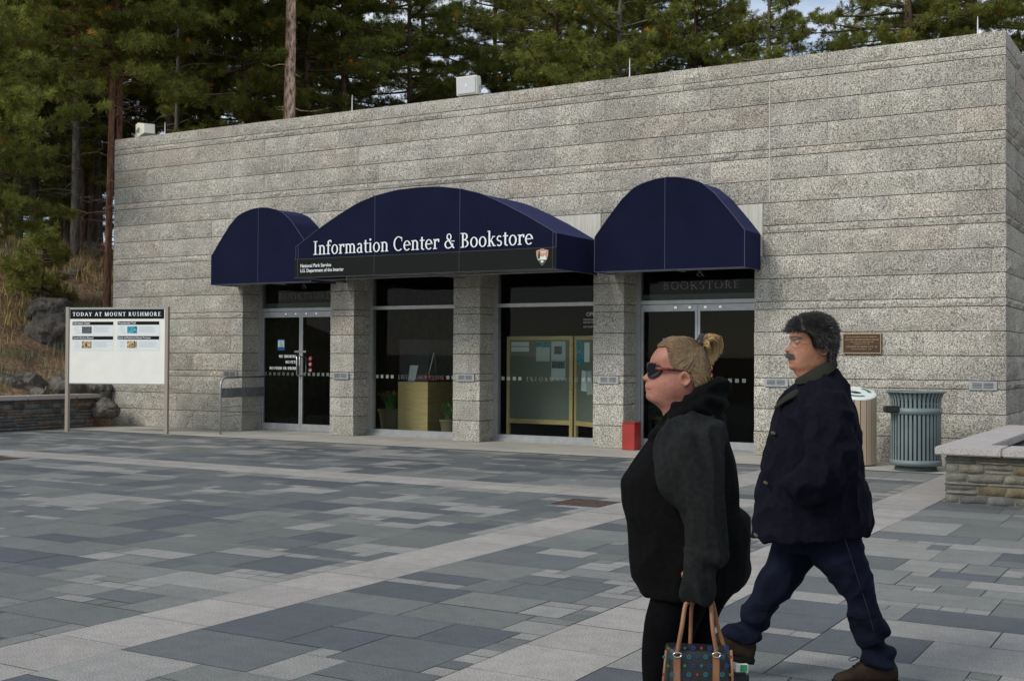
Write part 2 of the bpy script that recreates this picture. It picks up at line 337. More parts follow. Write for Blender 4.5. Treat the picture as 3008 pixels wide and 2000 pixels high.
def serif(txt, height, O, X, U, T=.15, t=.075, track=.0, width=None, align='L', nudge=None):
    O = Vector(O); X = Vector(X).normalized(); U = Vector(U).normalized(); N = X.cross(U) if nudge is None else Vector(nudge)
    x = 0; polys = []
    for ch in txt:
        a, P = glyph(ch, T, t)
        polys += [[(px + x, py) for px, py in q] for q in P]; x += a + track
    tot = x - track; sx = height if width is None else width / tot
    off = {'L': 0, 'C': -tot / 2, 'R': -tot}[align]; mb = MB()
    for i, q in enumerate(polys):
        lift = N * (.0002 * (i % 7))
        mb.add([O + X * (px + off) * sx + U * py * height + lift for px, py in q], [tuple(range(len(q)))])
    return mb

# ================================================================== SETTING
FY = 19.85                                   # facade plane
BX0, BX1, BTOP = -22.5, -2.85, 6.70
BY1 = 32.0
def hill(x, y):
    """height of the slope round the plaza"""
    h = -.05
    s1 = -22.45 - x                                      # west bank
    if s1 > 0 and y > -40:
        s = s1 + max(0, y - 19.4) * .12
        k = min(1, s1 / .5)
        h = k * (.42 + .52 * s) if s < 8.6 else .42 + .52 * 8.6 - .03 * (s - 8.6) ** 1.4
        h += k * .22 * noise.noise(Vector((x * .35, y * .35, 3)))
        if y < 12: h *= max(.35, 1 - (12 - y) * .05)
    s2 = y - (BY1 + .3)
    if s2 > 0:
        h2 = min(3.4, .45 * s2) + .25 * noise.noise(Vector((x * .3, y * .3, 8))) * min(1, s2)
        if x > -22.5: h = h2
        else: h = max(h, h2 * 0)
    if x > 14: h = min(2.5, (x - 14) * .2)
    return h
# ground: one sheet to the horizon, finer near the place
g = MB()
xs = [-900, -400, -200, -120, -80, -60] + [-50 + i * .75 for i in range(95)] + [24, 30, 40, 60, 90, 150, 300, 900]
ys = [-900, -300, -100, -50, -20] + [-6 + i * .75 for i in range(95)] + [70, 80, 100, 140, 200, 400, 900]
xs = sorted(xs + [-22.46, -22.3]); nx = len(xs)
vv = []
for y in ys:
    for x in xs:
        z = hill(max(-75, min(60, x)), max(-30, min(90, y)))
        if BX0 + .1 < x < BX1 - .1 and y > 18 and y < BY1: z = -.3
        vv.append((x, y, z - (.0 if z > 0 else .0)))
g.add(vv, [(j * nx + i, j * nx + i + 1, (j + 1) * nx + i + 1, (j + 1) * nx + i) for j in range(len(ys) - 1) for i in range(nx - 1)])
o = g.build('ground', M_earth, smooth=True); tag(o, 'brown earth slope and ground under the pines', kind='structure')

# plaza base and slabs
pb = MB(); pb.quad((-22.28, -8, -.006), (16, -8, -.006), (16, 19.9, -.006), (-22.28, 19.9, -.006))
o = pb.build('plaza', M_base); tag(o, 'dark sand joints under the plaza paving', kind='structure')
rnd = random.Random(11)
U_ = .1525
X0p, Y0p, X1p, Y1p = -22.26, -2.0, 10.0, 18.1
NX, NY = int((X1p - X0p) / U_), int((Y1p - Y0p) / U_)
X0p = -5.25 - U_ * int((-5.25 + 22.26) / U_)
occ = np.zeros((NX, NY), bool)
def cell(x): return int(round((x - X0p) / U_))
def cely(y): return int(round((y - Y0p) / U_))
bands = []
for (a, b) in ((-5.86, -5.25), (-3.42, -2.81)):
    occ[cell(a):cell(b), :] = True; bands.append(('v', X0p + cell(a) * U_, X0p + cell(b) * U_))
occ[:cell(-2.81), cely(12.78):cely(13.55)] = True
by0, by1 = Y0p + cely(12.78) * U_, Y0p + cely(13.55) * U_
grates = [(-6.48, 11.95), (-16.78, 12.1)]
for gx, gy in grates: occ[cell(gx):cell(gx) + 4, cely(gy):cely(gy) + 4] = True
occ[cell(-2.80):, cely(14.75):] = True
sl = MB(); G_ = .0035
tones = [(.082, .092, .103), (.108, .119, .121), (.134, .145, .137), (.172, .180, .168), (.252, .249, .232)]
def slab(x0, x1, y0, y1, tone):
    j = rnd.uniform(.92, 1.08); sl.col = tuple(c * j for c in tone); g = G_ * rnd.uniform(.35, 1.6)
    z = rnd.uniform(-.0005, .0005)
    sl.quad((x0 + g, y0 + g, z), (x1 - g, y0 + g, z), (x1 - g, y1 - g, z), (x0 + g, y1 - g, z))
sizes = [(4, 6), (6, 4), (5, 4), (6, 3), (4, 4), (4, 3), (3, 5), (3, 3), (5, 3), (3, 2), (4, 2), (2, 3), (2, 2), (2, 1), (1, 2), (1, 1)]
wts = [6, 4, 4, 5, 5, 5, 4, 4, 4, 4, 4, 4, 3, 2.0, 1.0, .4]
order = [(i, j) for i in range(NX) for j in range(NY)]
for i, j in order:
    if occ[i, j]: continue
    for tr in range(14):
        a, b = rnd.choices(sizes, wts)[0]
        if i + a <= NX and j + b <= NY and not occ[i:i + a, j:j + b].any(): break
    else: a = b = 1
    occ[i:i + a, j:j + b] = True
    ar = a * b
    if ar <= 2: tn = rnd.choices(range(5), [0, 1, 1, 3, 9])[0]
    elif ar <= 8: tn = rnd.choices(range(5), [3, 3, 3, 3, 4])[0]
    else: tn = rnd.choices(range(5), [4.5, 6, 6, 4, 2.2])[0]
    slab(X0p + i * U_, X0p + (i + a) * U_, Y0p + j * U_, Y0p + (j + b) * U_, tones[tn])
lt = (.328, .308, .283)
for _, a, b in bands:
    y = 4.17 - 10 * .61
    while y < 18.1:
        y2 = min(y + .61, 18.1)
        if not (y < by1 and y2 > by0): slab(a, b, max(y, Y0p), y2, lt)
        elif y < by0: slab(a, b, y, by0, lt)
        elif y2 > by1: slab(a, b, by1, y2, lt)
        y += .61
x = X0p
while x < -2.8: slab(x, x + .61, by0, by0 + .39, lt); slab(x, x + .61, by0 + .39, by1, lt); x += .61
o = sl.build('paving', M_slab, col=True); tag(o, 'random grey and blue paving slabs with pale bands', kind='structure')
ap = MB(); x = -22.28
while x < 10:
    x2 = x + 1.83; ap.quad((x + .004, 18.106, .0), (x2 - .004, 18.106, .0), (x2 - .004, 20.6, .0), (x + .004, 20.6, .0)); x = x2
o = ap.build('path', M_apron); tag(o, 'pale concrete apron strip at the foot of the building', kind='structure')

# ================================================================== BUILDING
OPEN = [(-18.44, -16.0), (-15.39, -12.95), (-12.34, -9.90), (-9.29, -6.85)]
OTOP = 3.365; GY = 20.45
zc = [6.70, 6.45, 6.325, 5.94, 5.555, 5.17, 5.035, 4.65, 4.265, 3.88, 3.75, 3.365, 2.98, 2.595, 2.465, 2.08, 1.695, 1.31, 1.175, .79, .405, .0]
bl = MB(); br = random.Random(5); npos = 0
def block(P0, X, wdt, z0, z1, N, rough=.019, cellw=.10, capz=False, edge=(True, True)):
    """one split-faced block; P0 = left end, X = run direction, N = outward normal"""
    gz, gx = .0062, .0016
    a, b = (gx if edge[0] else -.0), wdt - (gx if edge[1] else 0)
    n = max(2, int(wdt / cellw)); m = max(2, int((z1 - z0) / cellw) + 1)
    sh = br.uniform(-.004, .004); seed = br.uniform(0, 99)
    t = br.uniform(.86, 1.10); pk = br.choices([0, .5, 1], [6, 2, 1])[0] * br.uniform(.5, 1.2); gr = br.choices([0, 1], [5, 2])[0]
    bl.col = (t * (1 + .035 * pk), t * (1 - .012 * pk), t * (1 - .03 * pk + .02 * gr))
    V = []; 
    za, zb = z0 + gz, z1 - (0 if capz else gz)
    for j in range(m + 1):
        for i in range(n + 1):
            x = a + (b - a) * i / n; z = za + (zb - za) * j / m
            p = P0 + X * x; q = Vector((p.x, p.y, z))
            e = 0 if i in (0, n) or j in (0, m) else 1
            d = sh + (rough * (noise.noise(Vector((p.x * 2.6, z * 4, p.y * 2.6 + seed))) * 1.1 + .55) if e else br.uniform(-.003, .003))
            V.append(q + N * d)
    F = [(j * (n + 1) + i, j * (n + 1) + i + 1, (j + 1) * (n + 1) + i + 1, (j + 1) * (n + 1) + i) for j in range(m) for i in range(n)]
    # returns back to the mortar plane
    o = len(V); rim = [i for i in range(n + 1)] + [(j) * (n + 1) + n for j in range(1, m + 1)] + [m * (n + 1) + i for i in range(n - 1, -1, -1)] + [j * (n + 1) for j in range(m - 1, 0, -1)]
    for r in rim: V.append(V[r] - N * .035)
    k = len(rim)
    F += [(rim[(i + 1) % k], rim[i], o + i, o + (i + 1) % k) for i in range(k)]
    bl.add(V, F)
CTRL = [-6.59, -18.78]
def run(x0, x1, y, k, z0, z1, half, capz=False):
    js = [x0, x1]; j = -3.06 + (.51 if half else 0)
    while j > -23: js.append(j); j -= 1.02
    js += CTRL; js = sorted(q for q in js if x0 - 1e-6 <= q <= x1 + 1e-6)
    out_ = [js[0]]
    for q in js[1:]:
        if q - out_[-1] < .16:
            if q in CTRL or q == x1:
                if len(out_) > 1: out_[-1] = q
                else: out_.append(q)
            continue
        out_.append(q)
    for a, b in zip(out_[:-1], out_[1:]): block(Vector((a, y, 0)), Vector((1, 0, 0)), b - a, z0, z1, Vector((0, -1, 0)), capz=capz)
center = empty('visitor_center', (-12.6, FY, 0), 'long flat-roofed grey granite block building with navy awnings over glass doors', 'building')
def spans(z0):
    if z0 >= 4.26: return [(BX0, BX1)]
    if z0 >= 3.3:
        s = []; x = BX0
        for a, b in OPEN: s.append((x, a - .15)); x = b + .15
        return s + [(x, BX1)]
    return [(BX0, OPEN[0][0]), (OPEN[3][1], BX1)]
for k in range(len(zc) - 1):
    z1, z0 = zc[k], zc[k + 1]; tall = k % 4 != 2
    for a, b in spans(z0): run(a, b, FY, k, z0, z1, k % 2 == 0, capz=(k == 0))
    # side walls: east end and west end, rough split faces
    for X_, D_, x_, rg in ((Vector((0, 1, 0)), Vector((1, 0, 0)), BX1, .05), (Vector((0, -1, 0)), Vector((-1, 0, 0)), BX0, .03)):
        y = FY; st = .51 if k % 2 else 1.02
        while y < BY1 - .01:
            y2 = min(y + st, BY1); st = 1.02
            P = Vector((x_, y if X_.y > 0 else y2, 0)); block(P, X_, y2 - y, z0, z1, D_, rough=rg if tall and k else .012, capz=(k == 0)); y = y2
wall_m = bl; 
jamb_first = True
# recess returns of the end walls
for k in range(len(zc) - 1):
    z1, z0 = zc[k], zc[k + 1]
    if z1 <= OTOP + .01:
        block(Vector((OPEN[0][0], FY, 0)), Vector((0, 1, 0)), .62, z0, z1, Vector((1, 0, 0)), .006)
        block(Vector((OPEN[3][1], FY + .62, 0)), Vector((0, -1, 0)), .62, z0, z1, Vector((-1, 0, 0)), .006)
bl.build('wall', M_granite, center, col=True)
# mortar backing (one shell per solid piece of wall), set 22 mm behind the block faces
mo = MB(); e = .024
def shell(x0, x1, y0, y1, z0, z1): mo.box(x0 + e, x1 - e, y0 + e, y1 - e, z0, z1)
shell(BX0, OPEN[0][0], FY, BY1, -.2, 6.66)
shell(OPEN[3][1], BX1, FY, BY1, -.2, 6.66)
mo.box(OPEN[0][0] - .03, OPEN[3][1] + .03, FY + e + .001, FY + .62, 4.27, 6.65)
mo.box(OPEN[0][0] - .03, OPEN[3][1] + .03, FY + .62, BY1 - .1, 4.30, 6.64)
mo.build('mortar_joints', M_mortar, center)
for x in CTRL: cj = MB(); cj.box(x - .009, x + .009, FY - .008, FY + .03, 4.30 if x < -10 else 4.27, 6.32); cj.build('control_joint', M_joint, center)
# pillars
for i in range(3):
    a, b = OPEN[i][1], OPEN[i + 1][0]
    bl = MB()
    for k in range(len(zc) - 1):
        z1, z0 = zc[k], zc[k + 1]
        if z1 > OTOP + .01: continue
        if (k + i) % 2: 
            mid = (a + b) / 2
            block(Vector((a, FY, 0)), Vector((1, 0, 0)), mid - a, z0, z1, Vector((0, -1, 0)), .006); block(Vector((mid, FY, 0)), Vector((1, 0, 0)), b - mid, z0, z1, Vector((0, -1, 0)), .006)
        else: block(Vector((a, FY, 0)), Vector((1, 0, 0)), b - a, z0, z1, Vector((0, -1, 0)), .006)
        for P, X_, N_ in ((Vector((b, FY, 0)), Vector((0, 1, 0)), Vector((1, 0, 0))), (Vector((a, FY + .62, 0)), Vector((0, -1, 0)), Vector((-1, 0, 0)))):
            block(P, X_, .62, z0, z1, N_, .006)
    bl.mi = 1; bl.col = 1.0; bl.box(a + e, b - e, FY + e, FY + .62, -.1, OTOP)
    bl.build('pillar', [M_granite, M_mortar], center, col=True)
for i, (a, b) in enumerate(OPEN):
    l_ = MB(); l_.box(a - .142, b + .142, FY - .012, FY + .6, OTOP + .002, 4.258); l_.build('lintel', M_conc, center)
# granite continues above pillars between the lintels: solid backing
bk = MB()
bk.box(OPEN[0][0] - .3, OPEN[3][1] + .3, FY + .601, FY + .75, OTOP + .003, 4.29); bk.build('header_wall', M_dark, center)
rf = MB(); rf.box(BX0 + .05, BX1 - .05, FY + .4, BY1 - .05, 6.30, 6.45)
rf.box(BX0 + .03, BX1 - .03, FY + .03, FY + .35, 6.60, 6.69); rf.build('roof', M_roof, center)
# interior lining
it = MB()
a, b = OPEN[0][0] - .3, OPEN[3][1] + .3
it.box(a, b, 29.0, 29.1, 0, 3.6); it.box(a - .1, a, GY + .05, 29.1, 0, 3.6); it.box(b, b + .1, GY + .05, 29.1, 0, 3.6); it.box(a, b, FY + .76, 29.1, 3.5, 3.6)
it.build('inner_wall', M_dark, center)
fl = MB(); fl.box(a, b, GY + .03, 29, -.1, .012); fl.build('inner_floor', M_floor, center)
# small louvred vents
for x in (-18.77, -15.70, -12.65, -9.58, -6.46, -3.18):
    v = MB(); v.bbox(x - .205, x + .205, FY - .035, FY + .01, 1.165, 1.305, .003)
    f = v.build('vent', M_alu, center); q = MB(); 
    for s0, s1 in ((-.155, -.012), (.012, .155)):
        for r in range(4): q.box(x + s0, x + s1, FY - .038, FY - .0355, 1.197 + r * .022, 1.207 + r * .022)
    q.build('louver', M_ink, f)

# windows and doors
def frame(name, x0, x1, bars, parent):
    m = MB(); y0, y1 = GY - .09, GY + .03
    m.box(x0, x0 + .10, y0, y1, .0, OTOP); m.box(x1 - .10, x1, y0, y1, .0, OTOP)
    for z0, z1 in bars: m.box(x0 + .101, x1 - .101, y0 + .004, y1 - .004, z0, z1)
    m.box(x0 + .101, x1 - .101, y0 + .004, y1 - .004, OTOP - .08, OTOP - .002)
    return m.build(name, M_alu, parent)
def pane(x0, x1, z0, z1, parent, name='pane', y=GY - .02):
    m = MB(); m.quad((x0, y, z0), (x1, y, z0), (x1, y, z1), (x0, y, z1)); return m.build(name, M_glass, parent)
XD, ZU = (1, 0, 0), (0, 0, 1); NF = (0, -1, 0)
def squares(xs_, z, s, parent, mt):
    for x in xs_: m = MB(); m.quad((x - s / 2, GY - .058, z - s / 2), (x + s / 2, GY - .058, z - s / 2), (x + s / 2, GY - .058, z + s / 2), (x - s / 2, GY - .058, z + s / 2)); m.build('frosted_square', mt, parent)
for i, (a, b) in enumerate(OPEN[1:3]):
    w_ = frame('window', a, b, [(2.61, 2.68), (.02, .13)], center); 
    sill = MB(); sill.box(a + .02, b - .02, GY - .14, GY - .091, .0, .055); sill.build('sill', M_alu, w_)
    pane(a + .1, b - .1, .13, 2.61, w_); pane(a + .1, b - .1, 2.68, OTOP - .08, w_)
    sx = a + .18
    squares([sx + .02, sx + .145, sx + .28, sx + .405], 1.222, .07, w_, M_etch2)
    serif('INFORMATION', .075, (sx + .53, GY - .025, 1.18), XD, ZU, track=.28, width=1.13, nudge=NF).build('etched_word', M_etch, w_)
    squares([sx + 1.78, sx + 1.905], 1.222, .07, w_, M_etch2)
    if i == 1:
        font_text('OPEN', .10, M_greyink, 'lettering', w_, (a + 2.0, GY - .025, 2.42), XD, ZU, .002)
        for t_, z in (('VISITOR CENTER', 2.335), ('8:00 AM TO 5:00 PM', 2.285), ('GIFT SHOP', 2.20)): font_text(t_, .042, M_greyink, 'lettering', w_, (a + 1.94, GY - .025, z), XD, ZU, .001)
def accessible(x0, x1, z0, z1, parent):
    m = MB(); y = GY - .027; m.quad((x0, y, z0), (x1, y, z0), (x1, y, z1), (x0, y, z1)); m.mi = 1
    m.quad((x0 + .012, y - .001, z0 + .07), (x1 - .012, y - .001, z0 + .07), (x1 - .012, y - .001, z1 - .02), (x0 + .012, y - .001, z1 - .02)); m.mi = 2
    cx = (x0 + x1) / 2; cz = (z0 + z1) / 2 + .0
    m.tube([(cx + .03 * math.cos(a_), y - .003, cz - .02 + .03 * math.sin(a_)) for a_ in np.linspace(1.2, 5.6, 14)], .004, 5)
    m.tube([(cx - .004, y - .003, cz + .045), (cx, y - .003, cz + .0), (cx + .026, y - .003, cz), (cx + .038, y - .003, cz - .035)], .005, 5)
    m.lathe(0, 0, [(0, 0)], 3) if False else None
    m.tube([(cx - .006, y - .003, cz + .058), (cx - .006, y - .003, cz + .066)], .008, 6)
    s = m.build('access_sticker', [mat('sticker blue', (.02, .10, .42), .5), M_paper, M_ink], parent)
    font_text('WELCOME', .03, M_white, 'lettering', s, (x0 + .015, y - .003, z0 + .03), XD, ZU, .001, width=x1 - x0 - .03) if False else None
def nosign(x, z, kind, parent):
    m = MB(); y = GY - .026; n = 18; r = .052
    m.add([(x + r * math.cos(2 * math.pi * k / n), y, z + r * math.sin(2 * math.pi * k / n)) for k in range(n)], [tuple(range(n))]); m.mi = 1; y -= .002
    if kind == 0: m.quad((x - .032, y, z - .012), (x + .02, y, z - .012), (x + .02, y, z + .0), (x - .032, y, z + .0)); m.tube([(x + .02, y, z + .005), (x + .028, y, z + .018), (x + .018, y, z + .03)], .004, 5)
    if kind == 1:
        m.box(x - .026, x + .018, y - .001, y, z - .008, z + .012); m.box(x + .012, x + .034, y - .001, y, z + .008, z + .026)
        for q in (-.024, -.012, .006, .014): m.box(x + q, x + q + .006, y - .001, y, z - .028, z - .008)
        m.box(x - .036, x - .026, y - .001, y, z + .008, z + .022)
    if kind == 2: m.add([(x - .026, y, z - .022), (x + .0, y, z - .022), (x + .006, y, z + .006), (x - .03, y, z + .006)], [(0, 1, 2, 3)]); m.box(x + .01, x + .03, y - .001, y, z - .022, z + .02)
    m.build('prohibition_sticker', [mat('sticker red', (.42, .02, .03), .5), M_white], parent)
def doorset(idx, a, b):
    f = frame('door_frame', a, b, [(2.61, 2.68)], center)
    mid = (a + b) / 2 - .015
    pane(a + .1, b - .1, 2.68, OTOP - .08, f)
    tm = MB(); tm.quad((a + .1, GY - .01, 2.685), (b - .1, GY - .01, 2.685), (b - .1, GY - .01, 2.79), (a + .1, GY - .01, 2.79)) ; tm.build('shade_strip', mat('roller shade', (.075, .09, .085), .8), f)
    c = (a + b) / 2 + (.0 if idx else -.02)
    for txt, z, h, wd in (('&', 3.10, .13, .16), ('BOOKSTORE', 2.875, .135, 1.47)):
        serif(txt, h, (c + (.02 if idx else .05), GY - .025, z), XD, ZU, track=.12, width=wd, align='C', nudge=NF).build('etched_word', M_etch3, f)
    serif('INFORMATION', .135, (c, GY - .025, 3.25), XD, ZU, track=.12, width=1.6, align='C', nudge=NF).build('etched_word', M_etch3, f)
    for k, (x0, x1) in enumerate(((a + .105, mid - .003), (mid + .003, b - .105))):
        d = MB(); y0, y1 = GY - .075, GY - .03
        st = .045
        d.box(x0, x0 + st, y0, y1, .03, 2.60); d.box(x1 - st, x1, y0, y1, .03, 2.60)
        d.box(x0 + st, x1 - st, y0 + .002, y1 - .002, 2.48, 2.60); d.box(x0 + st, x1 - st, y0 + .002, y1 - .002, .03, .165)
        door = d.build('door', M_alu, center)
        pane(x0 + st, x1 - st, .165, 2.48, door, y=GY - .05)
        # D-pull outside and its twin inside
        hx = (x1 - .035) if k == 0 else (x0 + .035)
        for sgn, yy in ((-1, y0), (1, y1)):
            h = MB(); q = hx + (-.0 if k == 0 else .0)
            h.tube([(q, yy, 1.62), (q, yy + sgn * .06, 1.63), (q, yy + sgn * .085, 1.60), (q, yy + sgn * .085, 1.24), (q, yy + sgn * .06, 1.21), (q, yy, 1.22)], .014, 8); h.build('handle', M_steel, door, smooth=True)
        pl = MB(); px0 = (x1 - .17) if k == 0 else (x0 + .01); pl.box(px0, px0 + .14, y0 - .012, y0, 1.71, 1.755); pl.build('push_plate', M_steel, door)
        bt = MB()
        for q in ((.60, .86) if k == 0 else (.10, .37)):
            bt.lathe(0, 0, [(.001, 0), (.028, 0), (.028, .012), (.001, .014)], 14)
        vv_ = []; per = len(bt.v) // 2
        for jx, q in enumerate((.62, .87) if k == 0 else (.13, .38)):
            X_ = x0 + (x1 - x0) * q
            for v in bt.v[jx * per:(jx + 1) * per]: vv_.append((X_ + v[0], y0 - v[2], 2.54 + v[1]))
        bt.v = vv_; bt.build('pivot_bolt', M_steel, door, smooth=False)
        squares([x0 + .09 + j * .128 for j in range(7) if x0 + .09 + j * .128 < x1 - .06], 1.245, .07, door, frosted('dim frosted square %d%d' % (idx, k), .16 if idx == 0 and k == 0 else .3, (.45, .55, .5)))
        if k == 0:
            for j, (t_, z, wd) in enumerate((('NO SMOKING', 1.60, .50), ('NO PETS', 1.475, .31), ('NO FOOD OR DRINK', 1.34, .77))):
                serif(t_, .06, (x1 - .13, GY - .056, z), XD, ZU, T=.2, t=.12, track=.06, width=wd, align='R', nudge=NF).build('lettering', M_white, door)
            accessible(x0 + .40, x0 + .60, 1.76, 2.0, door)
        else:
            for j, z in enumerate((1.585, 1.46, 1.335)): nosign(x0 + .22, z, j, door)
    th = MB(); th.box(a + .1, b - .1, GY - .12, GY + .05, .001, .028); th.build('threshold', M_alud, center)
doorset(0, *OPEN[0]); doorset(1, *OPEN[3])

# ------------------------------------------------------------------ awnings
def awning(name, xc, hw, yf, zb, zs, za, seams, label, prof, band=None):
    """prof: list of (t, h) t in -1..1 across the half width, h 0..1 between spring and apex"""
    root = empty(name, (xc, FY - .02, zb), label, 'awning', 'navy canvas awnings on the granite front')
    n = 48; P = []
    for i in range(n + 1):
        t = -1 + 2 * i / n; h = np.interp(abs(t), [p[0] for p in prof], [p[1] for p in prof]); P.append((xc + hw * t, zs + (za - zs) * h))
    m = MB(); rows = 10; yb = FY - .015
    # front panel
    V = []
    for j in range(rows + 1):
        for i, (x, z) in enumerate(P):
            zz = zb + (z - zb) * j / rows; wv = .006 * noise.noise(Vector((x * 1.3, zz * 1.6, xc)))
            V.append((x, yf + wv * (0 < j < rows) * (0 < i < n), zz))
    m.add(V, [(j * (n + 1) + i, j * (n + 1) + i + 1, (j + 1) * (n + 1) + i + 1, (j + 1) * (n + 1) + i) for j in range(rows) for i in range(n)])
    f = m.build('front_panel', M_blue, root, smooth=False)
    k = MB(); V = []; mrow = 8
    for j in range(mrow + 1):
        for i, (x, z) in enumerate(P):
            y = yf + .001 + (yb - yf) * j / mrow; sag = -.012 * math.sin(math.pi * j / mrow) * (1 if 0 < i < n else 0)
            V.append((x, y, z + sag))
    k.add(V, [(j * (n + 1) + i, j * (n + 1) + i + 1, (j + 1) * (n + 1) + i + 1, (j + 1) * (n + 1) + i) for j in range(mrow) for i in range(n)])
    k.build('canopy', M_blue, root, smooth=True)
    for x in (xc - hw, xc + hw):
        s = MB(); s.quad((x, yf, zb), (x, yb, zb), (x, yb, zs), (x, yf, zs)); s.build('side_panel', M_blue, root)
    sm = MB()
    sm.tube([(x, yf - .004, z) for x, z in P], .006, 5)
    sm.tube([(xc - hw, yf - .002, zb), (xc + hw, yf - .002, zb)], .006, 5)
    for x in (xc - hw, xc + hw): sm.tube([(x, yf, zb), (x, yf, zs)], .006, 5); sm.tube([(x, yf, zb), (x, yb, zb)], .006, 5)
    for x in seams:
        z = np.interp(x, [p[0] for p in P], [p[1] for p in P]); sm.tube([(x, yf - .003, zb), (x, yf - .003, z)], .005, 5)
    sm.build('piping', M_seam, root)
    fr = MB()
    for y in (yf + .03, (yf + yb) / 2): fr.tube([(xc - hw + .03, y, zb + .02), (xc + hw - .03, y, zb + .02)], .016, 6)
    for x in (xc - hw + .03, xc, xc + hw - .03): fr.tube([(x, yf + .03, zb + .02), (x, yb, zb + .02)], .016, 6)
    fr.build('support_frame', M_alud, root)
    return root
prof_s = [(0, 1), (.15, .985), (.32, .93), (.45, .86), (.62, .66), (.80, .36), (.88, .22), (1, 0)]
prof_c = [(0, 1), (.16, .985), (.33, .91), (.48, .79), (.64, .58), (.80, .34), (.90, .17), (1, 0)]
awning('canvas_awning', -17.22, 1.37, 19.04, 3.14, 3.74, 4.71, [-17.27], 'narrow domed navy awning over the left glass door', prof_s)
awning('canvas_awning', -8.11, 1.37, 19.04, 3.13, 3.74, 4.70, [-8.15], 'narrow domed navy awning over the right glass door behind the people', prof_s)
aw = awning('canvas_awning', -12.70, 2.88, 18.25, 3.145, 3.76, 4.73, [-13.67, -11.78, -9.88, -15.52], 'widest navy awning with white information lettering over the windows', prof_c)
yb_ = 18.245
sb = MB(); sb.box(-15.60, -9.815, yb_ - .012, yb_ - .002, 3.15, 3.515); sb.build('sign_band', M_black, aw)
sr_ = MB()
for x in (-13.67, -11.78, -9.88, -15.52): sr_.tube([(x, yb_ - .014, 3.15), (x, yb_ - .014, 3.515)], .004, 5)
for z in (3.152, 3.515): sr_.tube([(-15.6, yb_ - .013, z), (-9.815, yb_ - .013, z)], .0045, 5)
sr_.build('band_seam', mat('grey piping', (.07, .075, .075), .6), aw)
serif('Information Center & Bookstore', .262, (-15.13, yb_ - .016, 3.585), XD, ZU, T=.132, t=.062, track=.03, width=4.87, nudge=NF).build('lettering', M_white, aw)
font_text('National Park Service', .093, M_white, 'small_lettering', aw, (-15.45, yb_ - .016, 3.352), XD, ZU, .0012, width=.755)
font_text('U.S. Department of the Interior', .093, M_white, 'small_lettering', aw, (-15.45, yb_ - .016, 3.257), XD, ZU, .0012, width=1.06)
# arrowhead emblem
em = MB(); cx_, y_ = -10.08, yb_ - .015
def ep(pts, mi, dy): em.mi = mi; em.add([(cx_ + x, y_ - dy, 3.355 + z) for x, z in pts], [tuple(range(len(pts)))])
ep([(-.035, .145), (.035, .145), (.05, .125), (.075, .13), (.12, .115), (.115, .03), (.095, -.03), (.055, -.09), (0, -.145), (-.055, -.09), (-.095, -.03), (-.115, .03), (-.12, .115), (-.075, .13), (-.05, .125)], 0, 0)
ep([(-.088, -.035), (.088, -.035), (.05, -.092), (0, -.137), (-.05, -.092)], 1, .002)
ep([(-.08, -.03), (-.02, .02), (.02, -.0), (.05, .04), (.09, -.03), (.085, -.045), (-.085, -.045)], 2, .003)
ep([(-.075, -.03), (-.045, -.03), (-.04, .03), (-.05, .1), (-.065, .11), (-.08, .03)], 3, .005)
em.mi = 2; em.add([(cx_ + .03 * math.cos(a_), y_ - .005, 3.355 - .075 + .02 * math.sin(a_)) for a_ in np.linspace(0, 6.28, 12, endpoint=False)], [tuple(range(12))])
ep([(-.03, .085), (.08, .085), (.08, .1), (-.03, .1)], 2, .004); ep([(-.02, .06), (.07, .06), (.07, .07), (-.02, .07)], 2, .004)
em.build('emblem', [mat('emblem tan', (.50, .27, .19), .6), mat('emblem green', (.02, .09, .05), .6), mat('emblem white', (.75, .75, .68), .6), mat('emblem dark green', (.03, .06, .015), .6)], aw)

# ------------------------------------------------------------------ things fixed to the building
t = MB(); t.bbox(-5.34, -4.72, FY - .045, FY - .012, 1.725, 2.05, .004); t.mi = 1
y = FY - .047
t.box(-5.34, -4.72, y - .004, y, 2.036, 2.05); t.box(-5.34, -4.72, y - .004, y, 1.725, 1.739); t.box(-5.34, -5.326, y - .004, y, 1.7395, 2.0355); t.box(-4.734, -4.72, y - .004, y, 1.7395, 2.0355)
pq = t.build('bronze_plaque', [M_bronze, M_bronzel], None, loc=(-5.03, FY, 1.72)); tag(pq, 'small dark bronze plaque with raised text on the granite wall', 'plaque')
for s_, z, h, wd in (('MOUNT RUSHMORE NATIONAL MEMORIAL', 1.984, .019, .50), ('VISITOR ORIENTATION CENTER', 1.936, .026, .54), ('CONSTRUCTED THROUGH THE', 1.903, .017, .38), ('GENEROSITY OF THE', 1.872, .017, .26), ('CITIZENS OF RAPID CITY, SD', 1.822, .026, .50), ('DEDICATED JUNE 15, 1994', 1.787, .017, .33)):
    serif(s_, h, (-5.03, y - .001, z), XD, ZU, T=.22, t=.13, track=.1, width=wd, align='C', nudge=NF).build('lettering', M_bronzel, pq)

